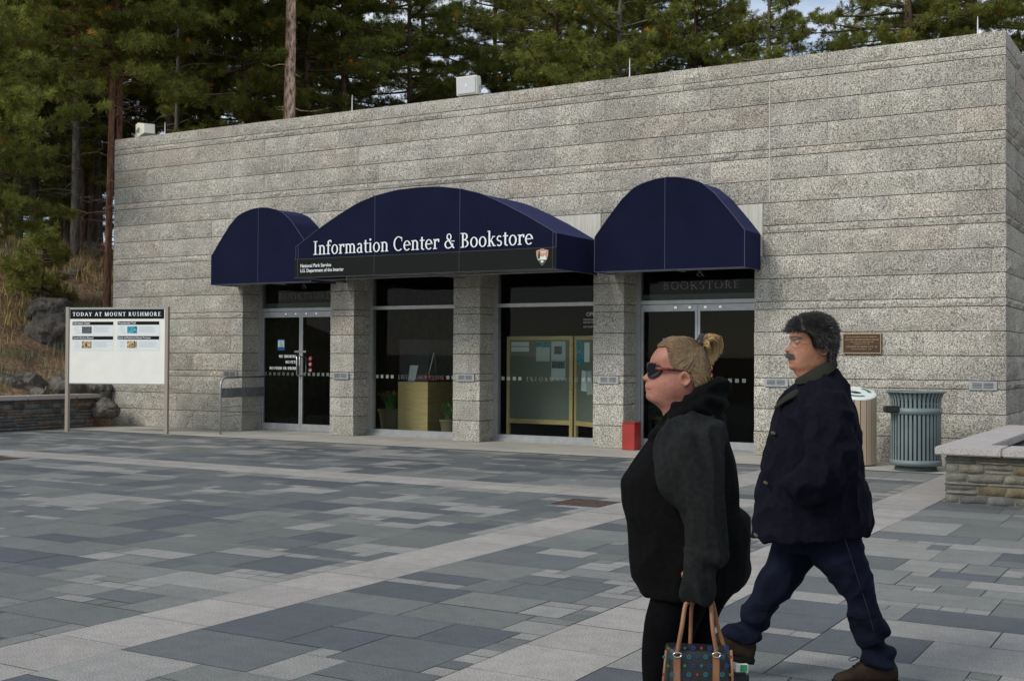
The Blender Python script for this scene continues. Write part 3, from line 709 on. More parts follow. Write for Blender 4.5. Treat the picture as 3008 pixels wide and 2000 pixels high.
def speaker(loc, yaw, wd, ht, dp, label, back=False):
    root = empty('roof_loudspeaker', loc, label, 'loudspeaker', None)
    R = Matrix.Rotation(yaw, 4, 'Z') @ Matrix.Rotation(R_(4), 4, 'X'); L = Vector(loc)
    f = lambda p: L + R @ Vector(p)
    m = MB(); w2 = wd / 2; b2 = wd * .30
    V = [(-w2, 0, 0), (w2, 0, 0), (w2, 0, ht), (-w2, 0, ht), (-w2, dp * .45, 0), (w2, dp * .45, 0), (w2, dp * .45, ht), (-w2, dp * .45, ht), (-b2, dp, .06), (b2, dp, .06), (b2, dp, ht - .06), (-b2, dp, ht - .06)]
    m.add([f(v) for v in V], [(0, 1, 2, 3), (0, 4, 5, 1), (1, 5, 6, 2), (2, 6, 7, 3), (3, 7, 4, 0), (4, 8, 9, 5), (5, 9, 10, 6), (6, 10, 11, 7), (7, 11, 8, 4), (8, 11, 10, 9)])
    m.build('casing', M_cream2, root)
    gq = MB(); gq.bbox(-w2 + .018, w2 - .018, -.02, -.001, .018, ht - .018, .008, rot=f); g_ = gq.build('grille', M_grille, root)
    k = MB(); k.box(-.02, .02, -.024, -.0205, ht / 2 - .025, ht / 2 + .025, rot=f); k.build('badge', M_white, g_)
    br_ = MB(); br_.tube([f((0, dp * .4, -.02)), f((0, dp * .4, -.10))], .02, 8)
    br_.tube([f((-w2 - .015, dp * .3, ht * .5)), f((-w2 - .015, dp * .3, -.01)), f((w2 + .015, dp * .3, -.01)), f((w2 + .015, dp * .3, ht * .5))], .008, 6); br_.build('bracket', M_alud, root)
    if back:
        q = MB(); q.box(w2 + .001, w2 + .006, .12, .17, ht * .35, ht * .6, rot=f); q.box(w2 + .001, w2 + .005, .22, .235, ht * .3, ht * .62, rot=f); q.build('socket', M_ink, root)
        c = MB(); c.tube([f((w2 + .008, .30 + .05 * math.cos(a), ht * .42 + .06 * math.sin(a))) for a in np.linspace(0, 9, 26)], .005, 5); c.build('cable_loop', M_blackp, root)
    return root
speaker((-12.78, 20.02, 6.78), R_(2), .46, .36, .34, 'white loudspeaker with grey grille facing the plaza, middle of the roof edge')
speaker((-21.95, 20.25, 6.72), R_(-118), .40, .34, .44, 'cream loudspeaker seen from its side at the left roof corner', back=True)
for x, h, d in ((-20.98, .30, 'lightning rod beside the cream loudspeaker at the left roof corner'), (-15.57, .36, 'lightning rod on the roof edge left of the grey speaker'), (-9.25, .36, 'lightning rod on the roof edge above the right awning'), (-3.28, .30, 'lightning rod near the right corner of the roof')):
    m = MB(); m.tube([(x, 19.97, 6.68), (x, 19.97, 6.72), (x, 19.97, 6.74), (x, 19.97, 6.70 + h * .7), (x, 19.97, 6.70 + h)], [.022, .022, .011, .010, .004], 8)
    tag(m.build('lightning_rod', mat('pale metal rod', (.7, .7, .66), .35), None, smooth=True, loc=(x, 19.97, 6.70)), 'thin pale ' + d, 'lightning rod', 'lightning rods along the roof edge')

# guard rail by the left door
A = Vector((-17.98, 18.72, 0)); B = Vector((-18.27, 20.34, 0)); D_ = (B - A)
gr_ = empty('guard_rail', A, 'tubular metal guard rail with flat panel beside the left door', 'railing')
m = MB(); pts = [A, A + UP * .98]; 
for a in np.linspace(0, math.pi / 2, 7)[1:]: pts.append(A + UP * (.98 + .2 * math.sin(a)) + D_.normalized() * (.2 * (1 - math.cos(a))))
pts.append(B + UP * 1.18); m.tube(pts, .021, 10); m.build('rail', M_alu, gr_, smooth=True)
m = MB(); n_ = Vector((D_.y, -D_.x, 0)).normalized() * .012
for q0, q1 in ((.755, .955),):
    a, b = A + D_ * .01 + UP * q0, B + UP * q0
    vs_ = [a - n_, b - n_, b + n_, a + n_]; m.add([*vs_, *[v + UP * (q1 - q0) for v in vs_]], [(0, 1, 5, 4), (1, 2, 6, 5), (2, 3, 7, 6), (3, 0, 4, 7), (4, 5, 6, 7), (0, 3, 2, 1)])
m.build('panel', M_alud, gr_)
for z in (.56, .37): m = MB(); m.tube([A + UP * z, B + UP * z], .008, 6); m.build('cross_wire', M_alud, gr_)
m = MB(); c0 = A + D_ * .10 + UP * .855 + n_ * 1.1; dn = D_.normalized(); ring = [c0 + dn * (.075 * math.cos(a)) + UP * .075 * math.sin(a) for a in np.linspace(0, 2 * math.pi, 20, endpoint=False)]
m.rings([ring, [p + n_ * .3 for p in ring]]); m.build('push_button', M_alu, gr_)
m = MB(); m.lathe(A.x, A.y, [(.05, .0), (.05, .012), (.02, .014)], 14); m.build('base_plate', M_alud, gr_)

# red box at the foot of the pillar
m = MB(); m.bbox(-9.20, -8.955, 19.60, 19.88, 0, .47, .006); rb = m.build('red_box', M_red, None, loc=(-9.08, 19.74, 0)); tag(rb, 'red painted metal box standing against the pillar foot', 'box')
m = MB(); m.bbox(-9.207, -8.948, 19.593, 19.887, .474, .492, .004); m.build('lid', M_red, rb)

# ------------------------------------------------------------------ notice board on posts
SA, SB = Vector((-21.19, 17.54, 0)), Vector((-18.97, 18.22, 0)); SX = (SB - SA).normalized(); SN = Vector((SX.y, -SX.x, 0))
def sp_(s, d, z): return SA + SX * s + SN * d + UP * z
def sbox(m, s0, s1, d0, d1, z0, z1): return m.box(s0, s1, -d1, -d0, z0, z1, rot=lambda p: SA + SX * p[0] - SN * p[1] + UP * p[2])
nb = empty('notice_board', SA + SX * 1.1, 'cream notice board on two metal posts headed TODAY AT MOUNT RUSHMORE', 'notice board')
for s0 in (-.045, 2.285):
    m = MB(); sbox(m, s0 - .035, s0 + .035, -.04, .04, 0, 2.65); m.build('post', mat('tan metal post', (.36, .315, .25), .5, .1), nb)
m = MB(); sbox(m, .0, 2.24, -.02, .02, 1.04, 2.61); m.build('panel', M_cream, nb)
m = MB(); sbox(m, -.003, 2.243, -.028, .028, 2.611, 2.64); sbox(m, -.003, 2.243, -.028, .028, 1.02, 1.039); m.build('rim', M_alu, nb)
m = MB(); sbox(m, .012, 2.22, .021, .024, 2.40, 2.60); m.build('header', M_black, nb)
serif('TODAY AT MOUNT RUSHMORE', .082, sp_(.075, .026, 2.457), SX, UP, T=.2, t=.11, track=.17, width=2.07, nudge=SN).build('lettering', M_white, nb)
cards = [(.075, 2.04 - .0, 'Information Center', M_photo, 0), (1.145, 2.045, 'Presidential Trail', M_bluep, 0), (.075, 1.73, 'Lincoln Borglum Museum', M_tanp, 1), (1.145, 1.735, 'Junior and Rushmore Ranger Programs', M_tanp, 1)]
for s, z, ttl, pm, k in cards:
    m = MB(); sbox(m, s - .01, s + .98, .021, .0235, z, z + .30); cd = m.build('paper_card', M_paper, nb)
    m = MB(); sbox(m, s, s + .965, .024, .0265, z + .23, z + .30); m.build('card_title', M_black, cd)
    font_text(ttl, .056, M_white, 'lettering', cd, sp_(s + .02, .028, z + .248), SX, UP, .001, width=.021 * len(ttl) + .02)
    m = MB(); sbox(m, s + .225, s + .455, .024, .027, z + .05, z + .195); m.build('photo_print', pm, cd)
    m = MB(); rr = random.Random(hash(ttl) % 100 if False else len(ttl))
    for r in range(6): sbox(m, s + .50, s + .50 + rr.uniform(.30, .45), .024, .0255, z + .185 - r * .022, z + .189 - r * .022)
    for r in range(5): o_ = rr.uniform(0, .06); sbox(m, s + .02 + o_, s + .06 + o_ + rr.uniform(.05, .09), .024, .0255, z + .18 - r * .03, z + .184 - r * .03)
    m.build('print_lines', M_greyink, cd)
m = MB(); sbox(m, .007, 2.233, .0202, .0208, 1.05, 2.60)

# ------------------------------------------------------------------ low stone walls
def ledge(mb, P0, X, L, z0, z1, N, hs, ls, seed, pal, dep=.035):
    rn = random.Random(seed); z = z0
    while z < z1 - .02:
        h = rn.choice(hs); h = min(h, z1 - z)
        if z1 - z - h < .03: h = z1 - z
        x = rn.uniform(-.2, 0)
        while x < L:
            l = rn.uniform(*ls) * (1.4 if h < .05 else 1)
            xa, xb = max(0, x), min(L, x + l)
            if xb - xa > .05:
                sub = [(z, z + h)]
                if h > .09 and rn.random() < .3: c_ = z + h * rn.uniform(.4, .6); sub = [(z, c_), (c_, z + h)]
                for (a, b) in sub:
                    n, m_ = max(4, int((xb - xa) / .04)), max(4, int((b - a) / .025)); g_ = .003; d = dep * rn.uniform(.5, 1.1)
                    t_ = rn.choice(pal); j = rn.uniform(.75, 1.2); mb.col = tuple(c * j for c in t_); sd_ = rn.uniform(0, 50); V = []
                    def par(kk, nn, ln): e_ = min(.2, .009 / ln); return 0 if kk == 0 else 1 if kk == nn else e_ + (1 - 2 * e_) * (kk - 1) / (nn - 2)
                    for q in range(m_ + 1):
                        for p in range(n + 1):
                            u = par(p, n, xb - xa); v = par(q, m_, b - a)
                            rnd_ = (0 if p in (0, n) else .72 if p in (1, n - 1) else 1) * (0 if q in (0, m_) else .72 if q in (1, m_ - 1) else 1)
                            pos = P0 + X * (xa + g_ + (xb - xa - 2 * g_) * u + .007 * noise.noise(Vector((v * 3, sd_, 1)))) + UP * (a + g_ + (b - a - 2 * g_) * v + .006 * noise.noise(Vector((u * 4, sd_, 2))))
                            V.append(pos + N * (d * rnd_ * (1 + .5 * noise.noise(Vector((u * 4 + sd_, v * 3, 5)))) - .004))
                    mb.add(V, [(q * (n + 1) + p, q * (n + 1) + p + 1, (q + 1) * (n + 1) + p + 1, (q + 1) * (n + 1) + p) for q in range(m_) for p in range(n)])
            x += l
        z += h
PAL = [(.155, .150, .122), (.145, .137, .115), (.115, .114, .115), (.165, .150, .112), (.105, .100, .092), (.13, .13, .132), (.17, .135, .08), (.09, .087, .085)]
PAL2 = [(.13, .13, .122), (.11, .11, .108), (.135, .12, .10), (.145, .105, .075), (.14, .135, .127), (.10, .095, .09), (.17, .10, .06), (.12, .12, .115)]
# right planter
pl_ = empty('stone_planter', (-2.72, 14.45, 0), 'raised planter of stacked brown stone under a wide granite cap', 'planter')
m = MB(); m.box(-2.71, 3.2, 14.44, 14.8, -.05, .55); m.box(-2.71, -2.4, 14.80, 19.82, -.05, .55); m.build('core', M_rubble, pl_)
m = MB(); ledge(m, Vector((-2.72, 14.445, 0)), Vector((1, 0, 0)), 6.0, .0, .53, Vector((0, -1, 0)), [.08, .10, .11, .06, .04, .035], (.2, .42), 3, PAL)
ledge(m, Vector((-2.715, 19.8, 0)), Vector((0, -1, 0)), 5.35, .0, .53, Vector((-1, 0, 0)), [.10, .12, .13, .075, .045], (.22, .5), 4, PAL)
m.build('stone_facing', M_fieldstone, pl_, smooth=True, col=True)
xs_ = [-2.82, -2.10, -.9, .3, 1.5, 2.7]
for i in range(5):
    m = MB(); m.bbox(xs_[i] + .004, xs_[i + 1] - .004, 14.32, 14.95, .552, .645, .012); m.build('cap_stone', M_cap, pl_)
ys_ = [14.95, 16.2, 17.4, 18.6, 19.81]
for i in range(4):
    m = MB(); m.bbox(-2.82, -2.30, ys_[i] + .004, ys_[i + 1] - .004, .552, .645, .012); m.build('cap_stone', M_cap, pl_)
m = MB(); m.quad((-2.4, 14.8, .5), (3.2, 14.8, .5), (3.2, 19.8, .5), (-2.4, 19.8, .5)); m.build('soil', M_soil, pl_)
# left low wall
lw = empty('low_stone_wall', (-22.3, 12, 0), 'low dark stacked stone wall with pale cap along the grassy bank', 'wall')
m = MB(); m.box(-22.66, -22.31, 3, 19.2, -.05, .65); m.build('core', M_rubble, lw)
m = MB(); ledge(m, Vector((-22.305, 3.0, 0)), Vector((0, 1, 0)), 16.2, .0, .64, Vector((1, 0, 0)), [.10, .12, .07, .05, .04, .08], (.2, .55), 7, PAL2)
ledge(m, Vector((-22.31, 19.2, 0)), Vector((-1, 0, 0)), .34, .0, .64, Vector((0, 1, 0)), [.10, .12, .07], (.2, .55), 8, PAL2)
m.build('stone_facing', M_fieldstone, lw, smooth=True, col=True)
y = 3.0
while y < 19.2:
    y2 = min(y + 1.30, 19.28); m = MB(); m.bbox(-22.72, -22.215, y + .005, y2 - .005, .652, .745, .012); m.build('cap_stone', M_cap, lw); y += 1.30

# ------------------------------------------------------------------ bins
c0 = (-3.90, 18.48)
tr = empty('trash_can', (*c0, 0), 'grey green slatted metal trash can with flared top and black side tray', 'trash can')
cx, cy_ = c0
m = MB(); m.lathe(cx, cy_, [(.30, .0), (.30, .05), (.27, .055), (.27, .075), (.02, .076)], 40); m.build('base', mat('dark green base', (.07, .09, .09), .6), tr, smooth=False)
m = MB(); m.lathe(cx, cy_, [(.362, .08), (.368, .08), (.368, .165), (.362, .165)], 48); m.build('bottom_band', M_gtrash, tr, smooth=True)
m = MB(); m.lathe(cx, cy_, [(.362, .83), (.368, .83), (.368, .925), (.362, .925)], 48); m.build('top_band', M_gtrash, tr, smooth=True)
m = MB()
for i in range(36):
    a = 2 * math.pi * i / 36; tx, ty = -math.sin(a), math.cos(a); prof = [(.356, .10), (.356, .90), (.356, 1.00), (.362, 1.06), (.382, 1.11), (.415, 1.15)]
    V = []
    for r, z in prof:
        for s_, q in ((-.0185, 0), (.0185, 0), (.0185, -.006), (-.0185, -.006)): V.append((cx + (r + q) * math.cos(a) + tx * s_, cy_ + (r + q) * math.sin(a) + ty * s_, z))
    m.add(V, [(j * 4 + q, j * 4 + (q + 1) % 4, (j + 1) * 4 + (q + 1) % 4, (j + 1) * 4 + q) for j in range(len(prof) - 1) for q in range(4)])
m.build('slats', M_gtrash, tr)
m = MB(); m.tube([(cx + .42 * math.cos(a), cy_ + .42 * math.sin(a), 1.155) for a in np.linspace(0, 2 * math.pi, 50)], .012, 8); m.build('rim', M_gtrash, tr, smooth=True)
m = MB(); m.lathe(cx, cy_, [(.29, .12), (.29, .98), (.28, .98), (.28, .12)], 32); m.lathe(cx, cy_, [(.33, 1.0), (.40, 1.15), (.33, 1.15)], 32); m.build('liner', M_blackp, tr, smooth=True)
tv = -RIGHT * .36 - FWD * .12; p0 = Vector((cx, cy_, .90)) + tv
m = MB(); X_ = RIGHT; Y_ = FWD
m.bbox(-.14, .14, -.09, .09, -.05, .05, .02, rot=lambda p: p0 + X_ * p[0] + Y_ * p[1] + UP * p[2]); m.build('ash_tray', M_blackp, tr)
p = at(2515, 1200, 18.75); cx, cy_ = p.x, p.y
def lidz(x, y): return .30 * (x * FWD.x + y * FWD.y)
rc = empty('recycling_bin', (cx, cy_, 0), 'round tan slatted recycling bin with white lid half hidden by the man', 'recycling bin')
m = MB(); m.lathe(cx, cy_, [(.265, .03), (.265, .99)], 36); m.build('drum', mat('dark drum', (.10, .07, .05), .7), rc, smooth=True)
m = MB()
for i in range(20):
    a = 2 * math.pi * i / 20; tx, ty = -math.sin(a), math.cos(a)
    for zz in (0,):
        V = []
        for z in (.02, 1.09):
            for s_, q in ((-.041, .27), (.041, .27), (.038, .302), (-.038, .302)): xx, yy = q * math.cos(a) + tx * s_, q * math.sin(a) + ty * s_; V.append((cx + xx, cy_ + yy, z + (lidz(xx, yy) if z > 1 else 0)))
        m.add(V, [(0, 1, 5, 4), (1, 2, 6, 5), (2, 3, 7, 6), (3, 0, 4, 7), (4, 5, 6, 7), (0, 3, 2, 1)])
m.build('slats', M_tan, rc)
m = MB(); m.lathe(cx, cy_, [(.300, 1.092), (.305, 1.10), (.300, 1.115), (.27, 1.125), (.09, 1.128), (.085, 1.11)], 40); m.v = [(a, b, c + lidz(a - cx, b - cy_)) for a, b, c in m.v]; m.build('lid', M_lid, rc, smooth=False)
m = MB(); m.lathe(cx, cy_, [(.0, 1.112), (.083, 1.112)], 24); m.v = [(a, b, c + lidz(a - cx, b - cy_)) for a, b, c in m.v]; m.build('opening', M_ink, rc)
m = MB()
for a0 in (.3, 2.4, 4.5):
    pts = [(cx + .2 * math.cos(a), cy_ + .2 * math.sin(a), 1.1285) for a in np.linspace(a0, a0 + 1.2, 8)]
    m.add([(cx + r * math.cos(a), cy_ + r * math.sin(a), 1.1285) for r in (.17, .23) for a in np.linspace(a0, a0 + 1.1, 8)], [(i, i + 1, 9 + i, 8 + i) for i in range(7)])
m.v = [(a, b, c + .002 + lidz(a - cx, b - cy_)) for a, b, c in m.v]; m.build('recycling_mark', M_green, rc)

# ------------------------------------------------------------------ drain grates
for i, (gx, gy) in enumerate(grates):
    gx = X0p + cell(gx) * U_; gy = Y0p + cely(gy) * U_
    m = MB(); m.box(gx + .004, gx + .606, gy + .004, gy + .606, -.02, -.004)
    m.mi = 1
    for q in range(9): m.box(gx + .02 + q * .066, gx + .045 + q * .066, gy + .02, gy + .59, -.0039, .0015)
    for q in range(9): m.box(gx + .02, gx + .59, gy + .02 + q * .066, gy + .045 + q * .066, -.0038, .0005)
    d = m.build('drain_grate', [M_ink, M_grate], None, loc=(gx + .3, gy + .3, 0))
    tag(d, ('rusty square drain grate between the pale band crossing and the woman', 'rusty square drain grate far left in front of the notice board')[i], 'drain grate', 'cast iron drain grates in the paving')

# ------------------------------------------------------------------ things seen through the glass
pd = empty('display_pedestal', (-15.4, 22.2, 0), 'light maple display pedestal behind the second window pane', 'pedestal')
q = lambda p: Vector((-14.72, 21.2, 0)) + Vector(p)
m = MB(); m.bbox(-.52, .255, 0, 1.1, .01, 1.10, .006, rot=q); m.build('plinth', M_maple, pd)
m = MB(); m.bbox(-.517, .252, .005, 1.095, 1.102, 1.112, .004, rot=q); m.build('plinth_top', M_ink, pd)
m = MB(); m.box(-.50, .24, .02, 1.05, 1.114, 2.0, rot=q); m.build('clear_case', M_acryl, pd)
m = MB(); rr = random.Random(2)
for i in range(46): a, b, c_ = rr.uniform(-.15, .3), rr.uniform(.2, .6), 1.13 + rr.uniform(0, .14) * (1 - abs(rr.uniform(-1, 1))); m.tube([q((a - .05, b, c_)), q((a + .05, b + rr.uniform(-.05, .05), c_ + .01))], .016, 5)
tag(m.build('red_model', M_red, None, loc=q((.1, .4, 1.102))), 'small red model lying on the display pedestal', 'model')
for pts, lb in (([(-.40, .2, 1.103), (-.26, .25, 1.103), (-.20, .3, 1.45), (-.38, .25, 1.45)], 'pale card leaning at the left of the red model'), ([(-.12, .5, 1.103), (-.10, .5, 1.103), (.04, .55, 1.72), (.02, .55, 1.72)], 'thin upright white card edge behind the red model'), ([(.12, .5, 1.3), (.13, .5, 1.3), (.05, .55, 1.70), (.04, .55, 1.70)], 'thin dark slanting card edge behind the red model')):
    m = MB(); V = [q(p) for p in pts]; off = Vector((0, .006, 0)); m.rings([V, [v + off for v in V]])
    tag(m.build('display_card', M_paper if 'dark' not in lb else M_alud, None, loc=V[0]), lb, 'display card')
def pinboard(x, y, yaw, wd, label, papers):
    root = empty('pin_board', (x, y, 0), label, 'pin board'); T_ = Matrix.Rotation(yaw, 3, 'Z')
    f = lambda p: Vector((x, y, 0)) + T_ @ Vector(p)
    for a in (0, wd - .075): m = MB(); m.box(a, a + .075, 0, .05, .012, 2.06, rot=f); m.build('post', M_maple, root)
    for z0, z1 in ((1.985, 2.06), (.30, .39)): m = MB(); m.box(.076, wd - .076, .003, .047, z0, z1, rot=f); m.build('crossbar', M_maple, root)
    m = MB(); m.box(.076, wd - .076, .015, .035, .391, 1.984, rot=f); bd = m.build('cloth_panel', M_board, root)
    for (a, b, z0, z1, mt_, tilt, lb) in papers:
        m = MB(); c = ((a + b) / 2, (z0 + z1) / 2); Rr = Matrix.Rotation(tilt, 2)
        V = [Vector(((Rr @ Vector((u - c[0], v - c[1]))).x + c[0], .012, (Rr @ Vector((u - c[0], v - c[1]))).y + c[1])) for u, v in ((a, z0), (b, z0), (b, z1), (a, z1))]
        V = [f(v) for v in V]; dn_ = (T_ @ Vector((0, -.002, 0))); m.rings([V, [v + dn_ for v in V]])
        o = m.build('pinned_sheet', mt_, None, loc=V[0]); tag(o, lb, 'paper sheet')
    return f
M_pp = mat('printed page', (.55, .60, .58), .6, vary=[(70, .7, 1.1, 2)])
f1 = pinboard(-12.62, 21.35, R_(-3), 1.56, 'left maple framed pin board with grey cloth behind the third window', [
    (.10, .53, 1.86, 1.95, M_paper, 0, 'upper small white name strip pinned at top left of the left pin board'), (.10, .53, 1.75, 1.845, M_paper, 0, 'lower small white name strip pinned at top left of the left pin board'),
    (.70, 1.02, 1.56, 1.95, M_pp, 0, 'teal topped printed page in the top middle of the left pin board'), (1.06, 1.39, 1.58, 1.96, M_pp, 0, 'grey portrait page at top right of the left pin board'), (1.06, 1.39, 1.19, 1.57, M_pp, 0, 'printed page below the portrait page on the left pin board')])
for (a, b, z0, z1, mt_) in ((.70, 1.02, 1.84, 1.95, M_teal), (1.13, 1.31, 1.70, 1.86, M_photo), (1.07, 1.38, 1.42, 1.56, M_photo)):
    m = MB(); m.box(a + .003, b - .003, .005, .0085, z0, z1 - .003, rot=f1); o = m.build('picture_print', mt_, None, loc=f1((a, 0, z0))); o.name = 'picture_print'
    tag(o, {.70: 'teal picture strip on the middle page of the left pin board', 1.13: 'dark portrait picture on the top right page of the left pin board', 1.07: 'dark picture strip on the lower page of the left pin board'}[a], 'picture')
pinboard(-11.03, 21.28, R_(-32), 1.3, 'right angled maple framed pin board partly behind the pillar', [
    (.06, .30, 1.52, 1.98, M_bluep, R_(14), 'tilted strip of blue photographs at the top left of the right pin board'), (.36, .56, 1.55, 1.93, M_paper, 0, 'narrow white page with a drawing on the right pin board'), (.26, .46, .98, 1.38, M_paper, R_(-4), 'white lettered page low on the right pin board'), (.44, .66, .92, 1.38, M_pp, R_(8), 'pale map sheet overlapping the lettered page on the right pin board')])
PX1, PX2 = -15.60, -13.75
def potplant(x, y, pot_h, pot_r, leaf_n, hh, label, flower=False, arch=False, seed=1):
    root = empty('potted_plant', (x, y, 0), label, 'potted plant'); rn = random.Random(seed)
    m = MB(); m.lathe(x, y, [(.01, .013), (pot_r * .75, .013), (pot_r, pot_h), (pot_r * 1.06, pot_h), (pot_r * 1.06, pot_h - .05), (pot_r * .9, pot_h - .06), (.01, pot_h - .06)], 24); m.build('pot', M_terra, root, smooth=False)
    m = MB(); fl_ = MB()
    for i in range(leaf_n):
        a = rn.uniform(0, 6.28); r = rn.uniform(.3, 1); L = hh * rn.uniform(.5, 1); dx, dy = math.cos(a), math.sin(a); bend = rn.uniform(.3, .9) * (1.4 if arch else .7)
        P = [Vector((x + dx * pot_r * .4 * r, y + dy * pot_r * .4 * r, pot_h - .05))]
        for k in range(1, 6):
            u = k / 5; P.append(P[0] + Vector((dx * L * bend * u * u * .8, dy * L * bend * u * u * .8, L * (u - (.55 if arch else .2) * u * u))))
        wv = Vector((-dy, dx, 0)) * (.012 if arch else .025)
        V = []
        for k, p in enumerate(P): s_ = math.sin(math.pi * (k + .4) / 5.6); V += [p - wv * s_, p + wv * s_]
        m.add(V, [(2 * k, 2 * k + 1, 2 * k + 3, 2 * k + 2) for k in range(5)])
        if flower and i % 5 == 0: fl_.tube([P[-1], P[-1] + UP * .03], .02, 6)
    m.build('leaves', M_leaf, root)
    if flower: fl_.build('blossoms', M_flower, root)
potplant(PX1, 21.45, .5, .27, 120, .55, 'clay pot with red flowering plant behind the second window', True, seed=4)
potplant(PX2, 20.95, .35, .2, 110, .95, 'arching leafy potted plant right of the display pedestal', arch=True, seed=6)
potplant(-9.30, 21.8, .5, .25, 120, .75, 'arching leafy potted plant inside the right door', arch=True, seed=9)

# ================================================================== HILLSIDE
# boulders
def boulder(name, c, r, seed, label, group=None):
    bm = bmesh.new(); bmesh.ops.create_icosphere(bm, subdivisions=4, radius=1); o = Vector((seed * 7.1, 0, 0))
    for v in bm.verts:
        p = v.co.copy(); d = 1 + .35 * noise.noise(p * 1.1 + o) + .16 * noise.noise(p * 2.7 + o) + .06 * noise.noise(p * 7 + o)
        q = p * d; q = Vector((round(q.x * 3.2) / 3.2 * .3 + q.x * .7, round(q.y * 3.2) / 3.2 * .3 + q.y * .7, q.z)); v.co = Vector((q.x * r[0], q.y * r[1], q.z * r[2]))
    me = bpy.data.meshes.new(name); bm.to_mesh(me); bm.free(); me.materials.append(M_rock); me.polygons.foreach_set('use_smooth', [False] * len(me.polygons))
    o = bpy.data.objects.new(name, me); o.location = c; link(o); tag(o, label, 'boulder', group)
def gz(p, dz=0): return (p.x, p.y, hill(p.x, p.y) + dz)
for i, (px, py, d, r, lb) in enumerate([
    (60, 1150, 27.8, (.85, .6, .42), 'long low grey boulder behind the left end of the stone wall'), (185, 1150, 28.2, (.62, .5, .42), 'rounded grey boulder behind the middle of the stone wall'), (245, 1150, 28.6, (.5, .5, .42), 'grey boulder behind the wall at the board post'),
    (158, 985, 30.5, (.75, .6, .62), 'big pale lichened boulder in the bank behind the left board post'), (150, 925, 31.6, (.7, .6, .5), 'flat pink boulder resting above the big pale boulder'), (296, 1150, 28.6, (.34, .4, .42), 'dark boulder in the gap beside the building corner'),
    (312, 1200, 27.8, (.3, .3, .22), 'low brown boulder at the foot of the building corner'), (275, 770, 37.5, (.55, .5, .6), 'pointed tan boulder on the ridge under the trees'), (175, 815, 35.5, (.8, .5, .35), 'flat pale boulder on the crest of the grass bank'), (8, 1150, 27.4, (.5, .5, .42), 'grey boulder behind the wall at the left picture edge')]):
    p = at(px, py, d); z = max(hill(p.x, p.y), -.05)
    boulder('boulder', (p.x, p.y, max(z, p.z * (1 if i in (3, 4, 7, 8) else .0)) if False else (p.z if abs(p.z - z) < 1.0 else z)), r, i + 1, lb, 'boulders on the grassy bank')
# dry grass
gm = np.random.RandomState(4); V = []; F = []; Cc = []
def blades(cx, cy_, n, L, wv, spread, tint):
    z = hill(cx, cy_)
    for _ in range(n):
        x = cx + gm.uniform(-spread, spread); y = cy_ + gm.uniform(-spread, spread); a = gm.uniform(0, 6.28); l = L * gm.uniform(.6, 1.2); b = gm.uniform(.1, .6) * l
        k = len(V); wx, wy = math.cos(a + 1.57) * wv, math.sin(a + 1.57) * wv
        zz = hill(x, y) - .03
        V.extend([(x - wx, y - wy, zz), (x + wx, y + wy, zz), (x + math.cos(a) * b * .4 + wx * .7, y + math.sin(a) * b * .4 + wy * .7, zz + l * .6), (x + math.cos(a) * b * .4 - wx * .7, y + math.sin(a) * b * .4 - wy * .7, zz + l * .6), (x + math.cos(a) * b, y + math.sin(a) * b, zz + l)])
        F.append((k, k + 1, k + 2, k + 3)); F.append((k + 3, k + 2, k + 4)); Cc.append(tint); Cc.append(tint)
for _ in range(2600):
    x = -22.7 - gm.uniform(0, 1) ** .8 * 11; y = gm.uniform(14, 29)
    if y > 19.5 and x > -23.2: continue
    n_ = noise.noise(Vector((x * .5, y * .5, 0)))
    if n_ < -.15 and x < -24.5 and gm.uniform() < .75: continue
    t_ = .75 + .5 * noise.noise(Vector((x * .9, y * .9, 4))) + gm.uniform(-.2, .25); gn = noise.noise(Vector((x * .6, y * .6, 14))) > .12
    blades(x, y, 9, .30, .010, .24, (t_ * (.55 if gn else 1), t_ * (.75 if gn else 1), t_ * .9))
gb = MB(); gb.v = V; gb.f = F; gb.m = [0] * len(F); gb.c = Cc
o = gb.build('dry_grass', M_grass, col=True); tag(o, 'long dry yellow grass covering the bank', 'grass', kind='stuff')

